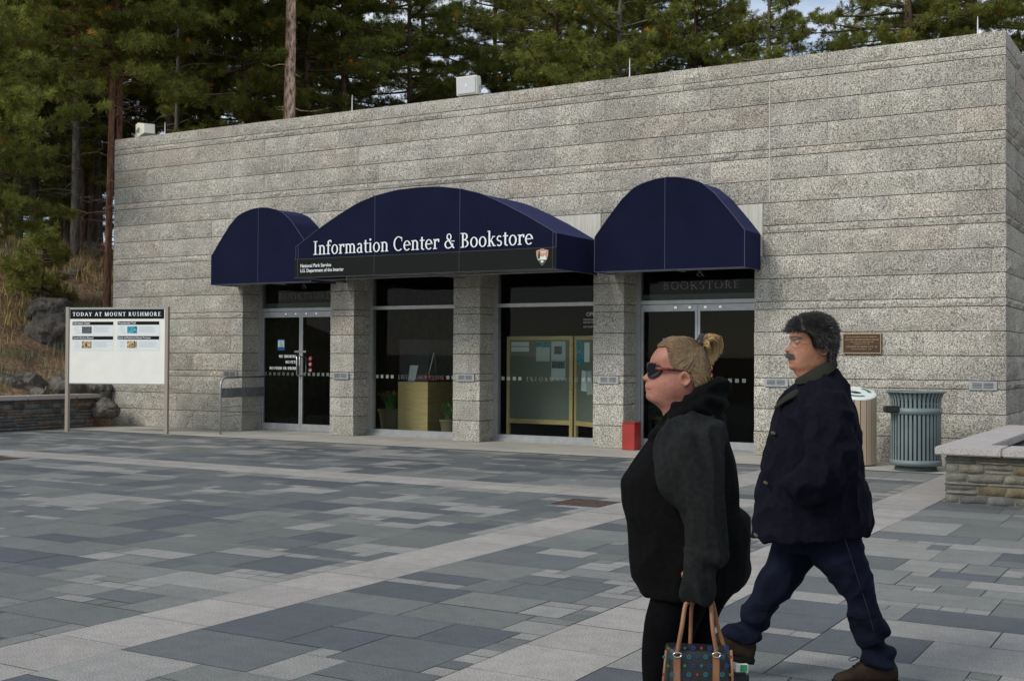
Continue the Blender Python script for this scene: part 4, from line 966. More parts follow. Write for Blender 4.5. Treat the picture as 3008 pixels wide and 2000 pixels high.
# ================================================================== PINES
def crown_data(seed, z0, z1, R, n_limb, shape='col', tufts_per=1.0, blade=(.145, .0165), thick=1.0, nb=32):
    """limb wood (MB) + needle arrays in tree-local coordinates"""
    rn = np.random.RandomState(seed); wood = MB(); C = []; Dv = []
    H = z1 - z0
    for i in range(n_limb):
        u = (i + rn.uniform(0, 1)) / n_limb; z = z0 + H * u ** .95
        a = rn.uniform(0, 2 * math.pi)
        if shape == 'col': prof = (.45 + .75 * math.sin(math.pi * min(1, u * .8 + .18))) * (1 - .72 * max(0, u - .55) / .45)
        else: prof = (1.05 - u) * 1.0 + .08
        L = R * prof * rn.uniform(.55, 1.1)
        up = .55 * u + rn.uniform(-.22, .15)
        P = [Vector((0, 0, z))]; n = 6
        for k in range(1, n + 1):
            t = k / n; a2 = a + rn.uniform(-.12, .12)
            P.append(P[-1] + Vector((math.cos(a2), math.sin(a2), up * (.4 + 1.0 * t) - .12)) * (L / n))
        wood.tube(P, [.035 * thick * (1.15 - k / n) * (.5 + L / R * .6) for k in range(n + 1)], 4, caps=False)
        # side twigs with needle tufts
        nt_ = max(4, int(L / .092 * tufts_per)); lt_ = rn.uniform(.7, 1.3)
        for _ in range(nt_):
            t = (rn.uniform(.25, 1) ** .75 if rn.uniform() < .84 else rn.uniform(.02, .3)) * n; k = min(n - 1, int(t)); base = P[k].lerp(P[k + 1], t - k)
            az = a + rn.uniform(-1.5, 1.5); l = rn.uniform(.12, .55) * (1.1 - t / n * .5)
            d = Vector((math.cos(az), math.sin(az), rn.uniform(-.15, .75))).normalized(); tip = base + d * l
            if rn.uniform() < .35: wood.tube([base, tip], .008 * thick, 3, caps=False)
            C.append(tip); Dv.append((d + UP * .35).normalized())
            if rn.uniform() < .7: C.append(base.lerp(tip, .55) + Vector(rn.uniform(-.07, .07, 3))); Dv.append(d)
        C.append(P[-1]); Dv.append((P[-1] - P[-2]).normalized())
    C = np.array([tuple(c) for c in C]); Dv = np.array([tuple(d) for d in Dv]); N = len(C); M = nb
    rd = rn.normal(size=(N, M, 3)); rd /= np.linalg.norm(rd, axis=2, keepdims=True)
    d = Dv[:, None, :] * .55 + rd * .85; d /= np.linalg.norm(d, axis=2, keepdims=True)
    l = blade[0] * rn.uniform(.7, 1.25, (N, M, 1)) * rn.uniform(.8, 1.2, (N, 1, 1))
    wv = np.cross(d, rn.normal(size=(N, M, 3))); wv /= np.linalg.norm(wv, axis=2, keepdims=True) + 1e-9; wv *= blade[1] / 2
    b = C[:, None, :] + d * .01; tip = b + d * l; mid = b + d * l * .55
    V = np.stack([b, mid + wv, tip, mid - wv], axis=2).reshape(-1, 3)
    ti = rn.uniform(.5, 1.45, (N, 1)) * np.ones((N, M)); br = (rn.uniform(size=(N, 1)) < .012) * np.ones((N, M))
    col = np.stack([ti * (1 + 1.3 * br), ti * (1 + .05 * br), ti, np.ones_like(ti)], axis=2)
    return wood, V, np.repeat(col.reshape(-1, 4), 4, axis=0)
def needles_mesh(name, V, col):
    n = len(V) // 4; me = bpy.data.meshes.new(name); me.vertices.add(len(V)); me.vertices.foreach_set('co', V.astype(np.float32).ravel())
    me.loops.add(n * 4); me.loops.foreach_set('vertex_index', np.arange(n * 4, dtype=np.int32)); me.polygons.add(n); me.polygons.foreach_set('loop_start', np.arange(0, n * 4, 4, dtype=np.int32)); me.polygons.foreach_set('loop_total', np.full(n, 4, dtype=np.int32))
    me.update(); a = me.color_attributes.new('tint', 'FLOAT_COLOR', 'CORNER'); a.data.foreach_set('color', col.astype(np.float32).ravel()); me.materials.append(M_needle); return me
def trunk_mb(mb, h, r0, r1, seed, lean=0, dead=0, dz=(2, 8)):
    rn = random.Random(seed); n = 12; P = []; rs = []
    for k in range(n + 1):
        t = k / n; P.append(Vector((lean * t * h + .05 * math.sin(t * 5 + seed), .05 * math.cos(t * 4 + seed), h * t - .3))); rs.append((r0 + (r1 - r0) * t) * (1.18 if k == 0 else 1))
    mb.tube(P, rs, 12, caps=False)
    for i in range(dead):
        z = rn.uniform(*dz); t = z / h; b = Vector((lean * z, 0, z)); a = rn.uniform(0, 6.28); l = rn.uniform(.3, 1.6)
        Q = [b]
        for k in range(1, 5): Q.append(Q[-1] + Vector((math.cos(a), math.sin(a), rn.uniform(-.5, .35))) * l / 4); a += rn.uniform(-.4, .4)
        mb.tube(Q, [.022, .017, .012, .008, .004], 4, caps=False)
        if rn.random() < .7:
            Q2 = [Q[2], Q[2] + Vector((math.cos(a + 1), math.sin(a + 1), rn.uniform(-.4, .4))) * l * .3, Q[2] + Vector((math.cos(a + 1.3), math.sin(a + 1.3), rn.uniform(-.6, .4))) * l * .5]; mb.tube(Q2, [.01, .007, .003], 3, caps=False)
protos = []
specs = [  # seed, trunk h, crown z0,z1, R, limbs, bark
    (21, 16, 2.6, 16.2, 2.5, 150, M_barkd), (22, 18, 4.0, 18.2, 2.8, 150, M_bark), (23, 15, 1.8, 15.2, 2.3, 145, M_barkd),
    (24, 19, 5.8, 19.3, 3.0, 140, M_bark), (25, 14, 2.2, 14.2, 2.2, 125, M_barkd), (26, 17, 3.0, 17.2, 2.6, 150, M_bark)]
for sd_, h, z0, z1, R, nl, bk_ in specs:
    wood, V, c = crown_data(sd_, z0, z1, R, nl); trunk_mb(wood, h, .17, .04, sd_, dead=16, dz=(1.5, z0 + 3))
    mw = wood.build('trunk', bk_, smooth=True); me_w = mw.data; bpy.data.objects.remove(mw)
    protos.append((me_w, needles_mesh('crown', V, c)))
def place_pine(k, x, y, sc, rz, label, group=None, dz=0, bark=None, proto=None, cat='pine tree'):
    root = empty('pine_tree', (x, y, max(-.1, hill(x, y)) + dz), label, cat, group); root.rotation_euler = (0, 0, rz); root.scale = (sc, sc, sc)
    mw, mc = proto or protos[k]
    link(bpy.data.objects.new('trunk', mw), root)
    if mc: link(bpy.data.objects.new('crown', mc), root)
    return root
tr_ = random.Random(77)
GRP = 'pines of the dense stand behind the building'
def xy(px, d): p = at(px, 1000, d); return p.x, p.y
# rows behind the building, across the frame
rows = [(37.5, 205, 12), (42.5, 225, 6), (49, 300, 4)]
for d, step, jit in rows:
    px = -120 + tr_.uniform(0, step)
    while px < 3250:
        dd = d + tr_.uniform(-1.3, 1.3); x, y = xy(px, dd)
        right = px > 2080
        ok = y > BY1 + .8 or x < BX0 - 1.5
        if px < 330 and d > 43: ok = False
        if px < 330 and hill(x, y) > 5.4 and d < 38: ok = False
        if right and d > 50: ok = False
        if right and 2270 < px < 2590: ok = False
        if -60 < px < 70: ok = ok and d < 38
        if ok:
            sc = tr_.uniform(.86, 1.08); k = tr_.randrange(6)
            if right: sc = tr_.uniform(.78, .86) if px < 2330 else tr_.uniform(.92, 1.05)
            place_pine(k, x, y, sc, tr_.uniform(0, 6.28), 'dark green pine of the dense stand rising behind the building roof' if px > 340 else 'dark green pine in the shaded wood left of the building', GRP if px > 340 else 'pines in the shaded wood left of the building', dz=(-.6 if right else 0))
        px += step * tr_.uniform(.8, 1.2)
for i, (px, d, k, sc) in enumerate(((-60, 36, 2, .72), (28, 41, 0, .70), (100, 38.5, 4, 1.0), (150, 43, 2, .95), (205, 44, 0, .9), (275, 42, 5, .95), (60, 46, 4, .72))):
    x, y = xy(px, d); place_pine(k, x, y, sc, i * 1.7, 'dark green pine in the shaded wood left of the building', 'pines in the shaded wood left of the building', dz=-.8)
# single trees the photo tells apart
def special(px, d, h, r0, bark, label, z0=None, R=2.0, nl=60, lean=0, dead=30, dz=(2, 9), seed=1, crown=True, tp=1.0):
    x, y = xy(px, d); m = MB(); c = None
    if crown:
        m, V, col = crown_data(seed, z0, h + .2, R, nl, tufts_per=tp)
        V[:, 0] += lean * V[:, 2]; m.v = [(a + lean * c_, b, c_) for a, b, c_ in m.v]
        c = needles_mesh('crown', V, col)
    trunk_mb(m, h, r0, r0 * .45, seed, lean, dead, dz); o = m.build('trunk', bark, smooth=True); me = o.data; bpy.data.objects.remove(o)
    return place_pine(0, x, y, 1, 0, label, proto=(me, c))
special(852, 34.8, 16, .23, M_barkl, 'tall pine with bare plated tan trunk rising behind the roof left of centre', z0=11.5, R=2.2, lean=-.012, dead=7, dz=(7, 11), seed=41)
special(318, 31.5, 17, .10, M_barkr, 'slim reddish pine trunk close to the building corner, left of the pair', z0=6.9, R=2.9, nl=150, dead=26, seed=42)
special(338, 32.2, 17, .09, M_barkr, 'slim dark reddish pine trunk touching the building corner, right of the pair', z0=7.0, R=2.7, nl=140, dead=20, seed=43)
special(212, 36.5, 18, .135, M_barkd, 'grey pine trunk on the ridge with thin drooping dead branches', z0=7.5, R=2.6, nl=75, dead=50, dz=(1.5, 9), seed=44)
special(187, 39, 16, .09, M_barkd, 'thin grey pine behind the ridge left of the grey trunk', z0=7, R=1.5, nl=40, dead=30, seed=45)
special(236, 38, 16, .11, M_bark, 'dark straight pine trunk right of the grey trunk on the ridge', z0=8, R=1.6, nl=40, dead=12, seed=46)
special(252, 39.5, 16, .12, M_bark, 'dark straight pine trunk in the middle of the trio on the ridge', z0=7, R=1.6, nl=40, dead=12, seed=47)
special(268, 38.5, 16, .10, M_bark, 'dark straight pine trunk nearest the reddish pair on the ridge', z0=8.5, R=1.6, nl=40, dead=12, seed=48)
special(8, 40, 15, .11, M_bark, 'dark pine at the left picture edge with sky behind it', z0=6.5, R=2.2, nl=60, dead=20, seed=49)
special(492, 36.0, 16, .08, M_barkd, 'leaning thin grey pine behind the left loudspeaker', z0=8.5, R=2.2, nl=60, lean=.04, dead=36, dz=(5, 10), seed=50)
special(1008, 38, 16, .13, M_bark, 'straight brown pine trunk behind the roof right of the bare tan one', z0=8.5, R=2.0, nl=60, dead=20, dz=(6, 10), seed=51)
# young pines seen against the sky, right of centre
def young(px, d, top, R, label, seed):
    x, y = xy(px, d); h = top - hill(x, y); m, V, col = crown_data(seed, 1.0, h, R, 70, shape='cone', tufts_per=.9, thick=.6); trunk_mb(m, h - .1, .09, .015, seed)
    o = m.build('trunk', M_barkd, smooth=True); me = o.data; bpy.data.objects.remove(o); return place_pine(0, x, y, 1, 0, label, proto=(me, needles_mesh('crown', V, col)))
young(2455, 38, 11.9, 1.3, 'small pointed young pine against the sky gap, left of two', 61)
young(2500, 39, 12.0, 1.3, 'small pointed young pine against the sky gap, right of two', 62)
# low boughs close to the left picture edge
x, y = xy(-95, 28.5); m, V, col = crown_data(71, 2.1, 8.6, 2.5, 85, tufts_per=1.3, nb=36); trunk_mb(m, 9, .14, .03, 71)
o = m.build('trunk', M_bark, smooth=True); me = o.data; bpy.data.objects.remove(o); place_pine(0, x, y, 1, 0, 'bushy green pine with low boughs at the left picture edge', proto=(me, needles_mesh('crown', V, col)), dz=.3)
x, y = xy(125, 32.5); m, V, col = crown_data(72, .1, 1.9, 1.2, 34, shape='cone', tufts_per=1.0); trunk_mb(m, 1.8, .04, .01, 72)
o = m.build('trunk', M_bark, smooth=True); me = o.data; bpy.data.objects.remove(o); place_pine(0, x, y, 1, 0, 'small dark pine sapling growing in the dry grass bank', proto=(me, needles_mesh('crown', V, col)))

# ================================================================== PEOPLE
M_skinw = mat('fair skin', (.365, .155, .105), .55, trans=.12, vary=[(14, .86, 1.08, 4), (70, .92, 1.05, 3)], bump=(320, .25, .001))
M_skinm = mat('tanned skin', (.35, .155, .085), .55, trans=.12, vary=[(16, .82, 1.1, 4), (80, .9, 1.06, 3)], bump=(320, .3, .001))
M_lipw = mat('pink lips', (.36, .12, .10), .5); M_lipm = mat('brown lips', (.26, .10, .07), .55)
M_blonde = mat('blonde hair', (.29, .195, .10), .5, attr=True, stretch=((40, 40, 40), 3, .75, 1.2)); M_dhair = mat('greying dark hair', (.075, .070, .067), .6, attr=True, stretch=((40, 40, 40), 3, .55, 1.5))
M_hoodie = mat('black hoodie fleece', (.0038, .0038, .004), .95, spec=.08, vary=[(60, .8, 1.2, 2)], bump=(220, .25, .002))
M_sleeve = mat('lit hoodie fleece', (.0135, .0150, .0148), .95, spec=.12, vary=[(60, .8, 1.2, 2)], bump=(220, .25, .002))  # black hoodie fleece made greyer: light on the near sleeve put into the colour
M_pants = mat('black trousers', (.003, .003, .0035), .95, spec=.06, vary=[(40, .8, 1.2, 2)])
M_jacket = mat('navy coat cloth', (.0050, .0050, .0105), .9, spec=.10, vary=[(50, .8, 1.2, 2)], bump=(160, .25, .002))
M_collar = mat('olive corduroy', (.026, .027, .020), .9, spec=.1, stretch=((200, 200, 1), 2, .7, 1.2))
M_jeans = mat('dark denim', (.0052, .0068, .0155), .9, spec=.1, vary=[(5, .7, 1.4, 3), (150, .8, 1.2, 2)], bump=(200, .3, .002))
M_boot = mat('brown suede', (.028, .018, .012), .9, spec=.15, vary=[(14, .75, 1.2, 3)]); M_sole = mat('dark rubber', (.010, .009, .008), .9, spec=.1)
M_shades = mat('dark lens', (.008, .007, .010), .12, spec=.35); M_tort = mat('red tortoise frame', (.16, .02, .015), .25, vary=[(90, .2, 1.8, 2)])
M_wire = mat('thin wire frame', (.35, .32, .28), .3, 1); M_lensc = frosted('clear spectacle lens', .05, (.8, .85, .85))
M_leather = mat('tan leather', (.26, .12, .055), .5, vary=[(12, .85, 1.1, 3)])
M_bag = mat('black coated canvas', (.012, .012, .013), .5)

def crom(secs, sub):
    out_ = []; n = len(secs)
    for i in range(n - 1):
        p0, p1, p2, p3 = secs[max(i - 1, 0)], secs[i], secs[i + 1], secs[min(i + 2, n - 1)]
        for k in range(sub):
            t = k / sub; out_.append([.5 * ((2 * b) + (-a + c) * t + (2 * a - 5 * b + 4 * c - d) * t * t + (-a + 3 * b - 3 * c + d) * t ** 3) for a, b, c, d in zip(p0, p1, p2, p3)])
    out_.append(list(secs[-1])); return out_
def loft(mb, D, secs, sub=4, n=28, sc=1.0, ex=2.0):
    """secs: (x1,y1,x2,y2,half_thickness,offset): two opposite outline points surveyed in profile, thickness across"""
    S = crom([[float(q) for q in s] for s in secs], sub); rg = []
    for x1, y1, x2, y2, rw, wo in S:
        a, b = at(x1, y1, D + wo), at(x2, y2, D + wo); c = (a + b) / 2; h = (b - a) / 2 * sc; r = FWD * rw * sc
        ring = []
        for k in range(n):
            th = 2 * math.pi * k / n; cc, ss = math.cos(th), math.sin(th)
            e = 2 / ex; ring.append(c + h * (abs(cc) ** e * (1 if cc > 0 else -1)) + r * (abs(ss) ** e * (1 if ss > 0 else -1)))
        rg.append(ring)
    mb.rings(rg); return rg
def fuse(name, mb, mt, parent, voxel=.008, it=3, wr=None):
    o = mb.build('tmp', mt, parent); r = o.modifiers.new('r', 'REMESH'); r.mode = 'VOXEL'; r.voxel_size = voxel; r.use_smooth_shade = True
    s = o.modifiers.new('s', 'SMOOTH'); s.iterations = it; s.factor = .6
    me = evalmesh(o); bpy.data.objects.remove(o)
    base = parent_world(parent)
    if wr:
        co = np.empty(len(me.vertices) * 3, np.float32); me.vertices.foreach_get('co', co); co = co.reshape(-1, 3)
        for i, v in enumerate(me.vertices):
            p = v.co + base; d = wr(p)
            if d: co[i] += np.array(v.normal) * d
        me.vertices.foreach_set('co', co.ravel())
    me.name = name; me.materials.clear()
    for m in (mt if isinstance(mt, (list, tuple)) else [mt]): me.materials.append(m)
    me.polygons.foreach_set('use_smooth', [True] * len(me.polygons)); me.update()
    return link(bpy.data.objects.new(name, me), parent)
def folds(amp, f=(5, 5, 9), seed=0, fine=.25, tilt=0):
    def fn(p):
        u = (p - cam.location).dot(RIGHT); v = p.z; w_ = (p - cam.location).dot(FWD)
        q = Vector((u * f[0] + v * tilt, w_ * f[1], v * f[2] - u * tilt)) + Vector((seed, seed, seed))
        a = noise.noise(q); a = 1 - abs(a) * 2.6; a = max(-.5, a)
        return amp * (a - .4) + amp * fine * noise.noise(q * 3.1)
    return fn

class Head:
    """profile surveyed on the photograph: crop origin (ox,oy), scale s, distance D"""
    def __init__(h, D, ox, oy, s, xc, feat, base, back, hw, sig):
        h.D = D; h.f = lambda cx, cy_: at(ox + cx / s, oy + cy_ / s, D)
        h.m = D / FPX / s; h.xc = xc; h.T = [np.array(q, float) for q in (feat, base, back, hw, sig)]
        h.y0 = h.T[3][0][0]; h.y1 = h.T[3][-1][0]
    def val(h, i, y): t = h.T[i]; return float(np.interp(y, t[:, 0], t[:, 1]))
    def pt(h, th, y, off=0):
        """th=0 front, pi/2 towards the camera, pi back; y crop row"""
        base, back, hw = h.val(1, y), h.val(2, y), h.val(3, y) + (off if h.val(3, y) > 0 else 0)
        c, s_ = math.cos(th), math.sin(th); e = 2 / 2.25
        C_ = abs(c) ** e * (1 if c > 0 else -1); S_ = abs(s_) ** e * (1 if s_ > 0 else -1)
        offc = off / h.m
        x = h.xc + (base - offc - h.xc) * C_ if c > 0 else h.xc + (back + offc - h.xc) * (-C_)
        lat = hw * S_
        if c > 0: x += (h.val(0, y) - base) * math.exp(-(lat / h.val(4, y)) ** 2) if off == 0 else 0
        return x, lat
    def world(h, x, y, lat): return h.f(x, y) - FWD * lat
    def surf(h, y, lat, off=0):
        S = min(.97, abs(lat) / max(.001, h.val(3, y))); C_ = (1 - S ** 2.25) ** (1 / 2.25); b = h.val(1, y)
        return h.xc + (b - h.xc) * C_ + (h.val(0, y) - b) * math.exp(-(lat / h.val(4, y)) ** 2) - off / h.m
    def face(h, y, lat, off=0): return h.world(h.surf(y, lat, off), y, lat)
    def grid(h, n=72, rows=110, off=0, feat=True, ylim=None, mask=None):
        ys_ = [h.y0 + (h.y1 - h.y0) * (j / rows) ** 1.15 for j in range(rows + 1)]
        if ylim: ys_ = [y for y in ys_ if y <= ylim]
        V = [[h.pt(2 * math.pi * k / n, y, off) + (y,) for k in range(n)] for y in ys_]
        return V
def head_mesh(h, mb, eye=None, n=72, rows=110):
    G_ = h.grid(n, rows); rg = []
    for row in G_:
        ring = []
        for (x, lat, y) in row:
            if eye:
                ex, ey, el, er, depth = eye; x += depth / h.m * math.exp(-((abs(lat) - el) / er) ** 2 - ((y - ey) * h.m / (er * .8)) ** 2) * (1 if x < h.xc else 0)
            ring.append(h.world(x, y, lat))
        rg.append(ring)
    mb.rings(rg)
def ear(h, mb, cx, cy_, rx, ry, lat, side, tilt=.15):
    """side: +1 towards camera"""
    P = lambda a, r, o: h.world(cx + (math.cos(a) * rx * r + math.sin(a) * tilt * rx), cy_ + math.sin(a) * ry * r, side * (lat + o + .006 * math.cos(a)))
    rim = [P(a, 1.0 if math.sin(a) < .5 else .8, .012) for a in np.linspace(0, 2 * math.pi, 22)]
    mb.tube(rim, .0042, 7)
    cup = [[P(a, r, o) for a in np.linspace(0, 2 * math.pi, 20, endpoint=False)] for r, o in ((.95, -.004), (.98, .008), (.72, .006), (.35, .001))]
    mb.rings(cup)
    mb.tube([P(a, .62, .008) for a in np.linspace(3.4, 5.9, 10)], .0032, 6)
    lobe = P(math.pi / 2 * 1.05, .88, .008); mb.tube([lobe - UP * .004, lobe + UP * .006], [.0065, .007], 8)
def hand(mb, C_, dirv, out_v, side_v, s=1.0):
    """closed relaxed hand: dirv along the palm towards the fingertips, out_v back of the hand, side_v towards the thumb"""
    d, o_, t = dirv.normalized(), out_v.normalized(), side_v.normalized()
    rg = []
    for u, a, b in ((0, .024, .018), (.02, .030, .019), (.05, .040, .018), (.08, .042, .015), (.092, .040, .012)):
        c = C_ + d * u * s; rg.append([c + t * a * math.cos(q) * s + o_ * b * math.sin(q) * s for q in np.linspace(0, 2 * math.pi, 16, endpoint=False)])
    mb.rings(rg)
    for k, (L, r) in enumerate(((.040, .0085), (.045, .009), (.042, .0086), (.033, .0076))):
        b = C_ + d * .085 * s + t * (.030 - .020 * k) * s
        p1 = b + (d * .9 - o_ * .35).normalized() * L * s; p2 = p1 + (d * .05 - o_).normalized() * L * .68 * s; p3 = p2 + (-d * .75 - o_ * .6).normalized() * L * .5 * s
        mb.tube([b - d * .01 * s, b, p1, p2, p3], [r * s, r * s, r * .95 * s, r * .88 * s, r * .7 * s], 8)
    b = C_ + d * .025 * s + t * .026 * s; p1 = b + (d * .7 + t * .6 - o_ * .3).normalized() * .04 * s; p2 = p1 + (d * .6 - o_ * .7 - t * .1).normalized() * .032 * s
    mb.tube([b - t * .01 * s, b, p1, p2], [.011 * s, .0115 * s, .010 * s, .008 * s], 8)
def recolor(o, fn):
    me = o.data; base = parent_world(o)
    for p in me.polygons:
        k = fn(p.center + base)
        if k: p.material_index = k
def ribbon(mb, pts, wd, lift):
    V = []; n = len(pts)
    for i, p in enumerate(pts):
        t = (pts[min(i + 1, n - 1)] - pts[max(i - 1, 0)]); s_ = t.cross(lift)
        if s_.length < 1e-6: s_ = Vector((0, 0, 1))
        s_.normalize(); k = wd * (1 - .75 * (i / (n - 1)) ** 2) * .5; V += [p - s_ * k, p + s_ * k]
    mb.add(V, [(2 * i, 2 * i + 1, 2 * i + 3, 2 * i + 2) for i in range(n - 1)])

# ---------------------------------------------------------------- woman
WD = 4.2
wo = empty('person', (at(2030, 1500, WD).x, at(2030, 1500, WD).y, 0), 'blonde woman in sunglasses and black hoodie walking left with a handbag', 'person')
HW = Head(WD, 1860, 960, 5.6, 720,
    feat=[(193, 700), (199, 640), (210, 595), (230, 548), (300, 450), (360, 398), (430, 340), (500, 298), (560, 280), (600, 268), (650, 268), (710, 262), (760, 225), (800, 176), (835, 146), (862, 156), (894, 210), (930, 205), (965, 190), (990, 192), (1005, 208), (1025, 197), (1050, 206), (1085, 220), (1120, 209), (1150, 208), (1190, 228), (1225, 270), (1270, 350), (1330, 430), (1400, 480), (1560, 520)],
    base=[(193, 700), (199, 640), (210, 595), (230, 548), (300, 450), (360, 400), (430, 342), (500, 302), (560, 290), (650, 312), (720, 318), (800, 298), (900, 285), (1000, 272), (1100, 265), (1150, 268), (1200, 290), (1240, 330), (1330, 432), (1400, 482), (1560, 522)],
    back=[(193, 760), (199, 820), (210, 885), (230, 945), (300, 1055), (400, 1135), (500, 1180), (600, 1212), (700, 1238), (800, 1245), (900, 1225), (1000, 1185), (1200, 1140), (1560, 1130)],
    hw=[(193, .0), (199, .020), (210, .032), (230, .045), (300, .061), (400, .071), (500, .075), (600, .076), (700, .077), (800, .0785), (900, .080), (1000, .079), (1100, .074), (1200, .067), (1300, .064), (1560, .066)],
    sig=[(193, .05), (560, .05), (640, .018), (720, .013), (800, .015), (850, .019), (890, .02), (950, .026), (1050, .026), (1120, .03), (1200, .035), (1560, .04)])
torso_w = [(1985, 1222, 2098, 1160, .085, 0), (1945, 1262, 2122, 1200, .15, 0), (1912, 1292, 2134, 1256, .20, 0), (1878, 1338, 2155, 1330, .225, 0), (1834, 1400, 2168, 1400, .235, 0), (1826, 1450, 2172, 1448, .24, 0), (1829, 1495, 2173, 1488, .245, 0), (1831, 1525, 2196, 1514, .255, 0), (1838, 1590, 2207, 1560, .26, 0), (1849, 1655, 2206, 1630, .265, 0), (1862, 1698, 2200, 1678, .26, 0), (1870, 1722, 2184, 1704, .255, 0), (1874, 1734, 2174, 1714, .25, 0)]
sleeve_w = [(1995, 1216, 2085, 1206, .06, -.11), (1955, 1246, 2118, 1250, .085, -.19), (1932, 1300, 2123, 1325, .085, -.24), (1926, 1375, 2124, 1400, .085, -.26), (1948, 1450, 2127, 1480, .08, -.27), (1984, 1520, 2130, 1560, .075, -.27), (2014, 1585, 2131, 1615, .07, -.27), (2016, 1625, 2128, 1650, .07, -.27), (2002, 1652, 2106, 1668, .063, -.27), (2001, 1700, 2100, 1702, .058, -.27), (2007, 1742, 2100, 1736, .056, -.27), (2013, 1768, 2089, 1768, .050, -.27)]
sleeve_w2 = [(1995, 1220, 2085, 1210, .06, .11), (1960, 1270, 2110, 1270, .085, .19), (1935, 1360, 2080, 1370, .08, .24), (1930, 1470, 2050, 1480, .075, .25), (1915, 1540, 2030, 1580, .07, .22), (1880, 1570, 1985, 1640, .06, .14), (1860, 1600, 1930, 1660, .05, .06)]
legf = [(1905, 1700, 2110, 1700, .12, -.09), (1912, 1745, 2090, 1745, .115, -.09), (1888, 1829, 2050, 1830, .105, -.09), (1878, 1917, 2018, 1917, .095, -.08), (1882, 1985, 2006, 1985, .085, -.08), (1905, 2080, 2010, 2080, .075, -.08), (1935, 2190, 2030, 2190, .07, -.08), (1955, 2300, 2040, 2300, .065, -.08), (1958, 2385, 2045, 2385, .06, -.08)]
legb = [(1980, 1700, 2192, 1690, .12, .09), (1990, 1760, 2145, 1750, .11, .09), (1990, 1835, 2098, 1832, .10, .09), (1995, 1900, 2094, 1890, .085, .09), (2010, 1990, 2112, 1980, .08, .09), (2060, 2095, 2150, 2080, .07, .09), (2115, 2200, 2190, 2180, .062, .09), (2165, 2330, 2230, 2300, .055, .09)]
bw = MB(); head_mesh(HW, bw, eye=(0, 700, .032, .015, .007))
for sd_ in (1, -1): ear(HW, bw, 800, 856, 70, 112, .0735, sd_)
for S_ in (torso_w[1:], sleeve_w[2:-3], sleeve_w2[2:-1], legf, legb): loft(bw, WD, S_, sc=.66)
loft(bw, WD, [(2000, 1225, 2080, 1215, .09, 0), (1985, 1262, 2090, 1250, .12, 0), (1960, 1300, 2100, 1290, .13, 0)], sc=.8)
for w_ in (-1, 1): loft(bw, WD, [(2020, 1240, 2080, 1240, .05, .08 * w_), (1995, 1275, 2085, 1280, .055, .17 * w_), (1985, 1320, 2080, 1335, .055, .22 * w_)], sc=.85)
loft(bw, WD, [(2035, 1640, 2085, 1650, .03, -.27), (2035, 1690, 2070, 1700, .024, -.27), (2038, 1725, 2068, 1725, .022, -.27)])
hc = at(2056, 1640, WD - .27); hand(bw, hc, -UP, -FWD, -RIGHT)
hc2 = at(1960, 1600, WD + .05); hand(bw, hc2, -RIGHT * .8 - UP * .5, -FWD, UP)
def facew(p, k=1): return k * (.0012 * noise.noise(p * 28) + .0005 * noise.noise(p * 75))
body = fuse('body', bw, [M_skinw, M_lipw], wo, .0040, 2, facew)
lipc = HW.f(205, 1008)
def lipfn(p):
    d = p - lipc; u = d.dot(RIGHT); l = d.dot(FWD)
    return 1 if (abs(d.z) < .0068 - abs(l) * .2 and u < .02 and abs(l) < .024) else 0
recolor(body, lipfn)
gm_ = MB(); loft(gm_, WD, torso_w)
loft(gm_, WD, sleeve_w2)
hz = [[(1938, 1268, 0, .018), (1965, 1232, -.085, .026), (2015, 1190, -.118, .030), (2070, 1152, -.10, .036), (2112, 1140, 0, .044), (2070, 1152, .10, .036), (2015, 1190, .118, .030), (1965, 1232, .085, .026)],
      [(1922, 1290, 0, .022), (1955, 1256, -.105, .028), (2015, 1218, -.15, .030), (2075, 1186, -.13, .034), (2108, 1176, 0, .040), (2075, 1186, .13, .034), (2015, 1218, .15, .030), (1955, 1256, .105, .028)],
      [(2030, 1200, -.16, .016), (2075, 1204, -.14, .022), (2104, 1196, -.05, .030), (2108, 1192, .05, .030), (2075, 1204, .14, .022), (2030, 1200, .16, .016)]]
for P in hz[:2]:
    P = P + [P[0]]; Q = crom([list(map(float, q)) for q in P], 4); gm_.tube([at(a, b, WD + c) for a, b, c, r in Q], [r for a, b, c, r in Q], 12)
Q = crom([list(map(float, q)) for q in hz[2]], 4); gm_.tube([at(a, b, WD + c) for a, b, c, r in Q], [r for a, b, c, r in Q], 12)
hz0 = at(2000, 1262, WD).z
def hoodw(p):
    b = folds(.011, (6, 6, 5), 2, tilt=1.5)(p)
    if p.z > hz0: b += min(1, (p.z - hz0) / .04) * (.0045 * math.sin(p.z * 95 + 4 * noise.noise(p * 7) + (p - cam.location).dot(RIGHT) * 60) + folds(.009, (7, 5, 15), 5, tilt=5)(p))
    return b
fuse('hoodie', gm_, M_hoodie, wo, .006, 2, hoodw)
s_ = MB(); loft(s_, WD, [(2025, 1202, 2060, 1200, .03, -.085)] + sleeve_w)
cuffp = at(2050, 1760, WD - .27)
def slw(p):
    v = p.z; base_ = folds(.020, (13, 11, 2.6), 7, tilt=2.2)(p)
    lo = at(2050, 1650, WD - .27).z; 
    if v < lo + .05: base_ += .0035 * math.sin((v - lo) * 60 + 3 * noise.noise(p * 8))
    return base_
fuse('hoodie_sleeve', s_, M_sleeve, wo, .006, 1, slw)
t_ = MB(); loft(t_, WD, legf); loft(t_, WD, legb); loft(t_, WD, [(1895, 1660, 2190, 1650, .20, 0), (1900, 1710, 2186, 1695, .20, 0), (1915, 1745, 2150, 1738, .17, 0)])
fuse('trousers', t_, M_pants, wo, .008, 3, folds(.008, (6, 6, 4), 4))
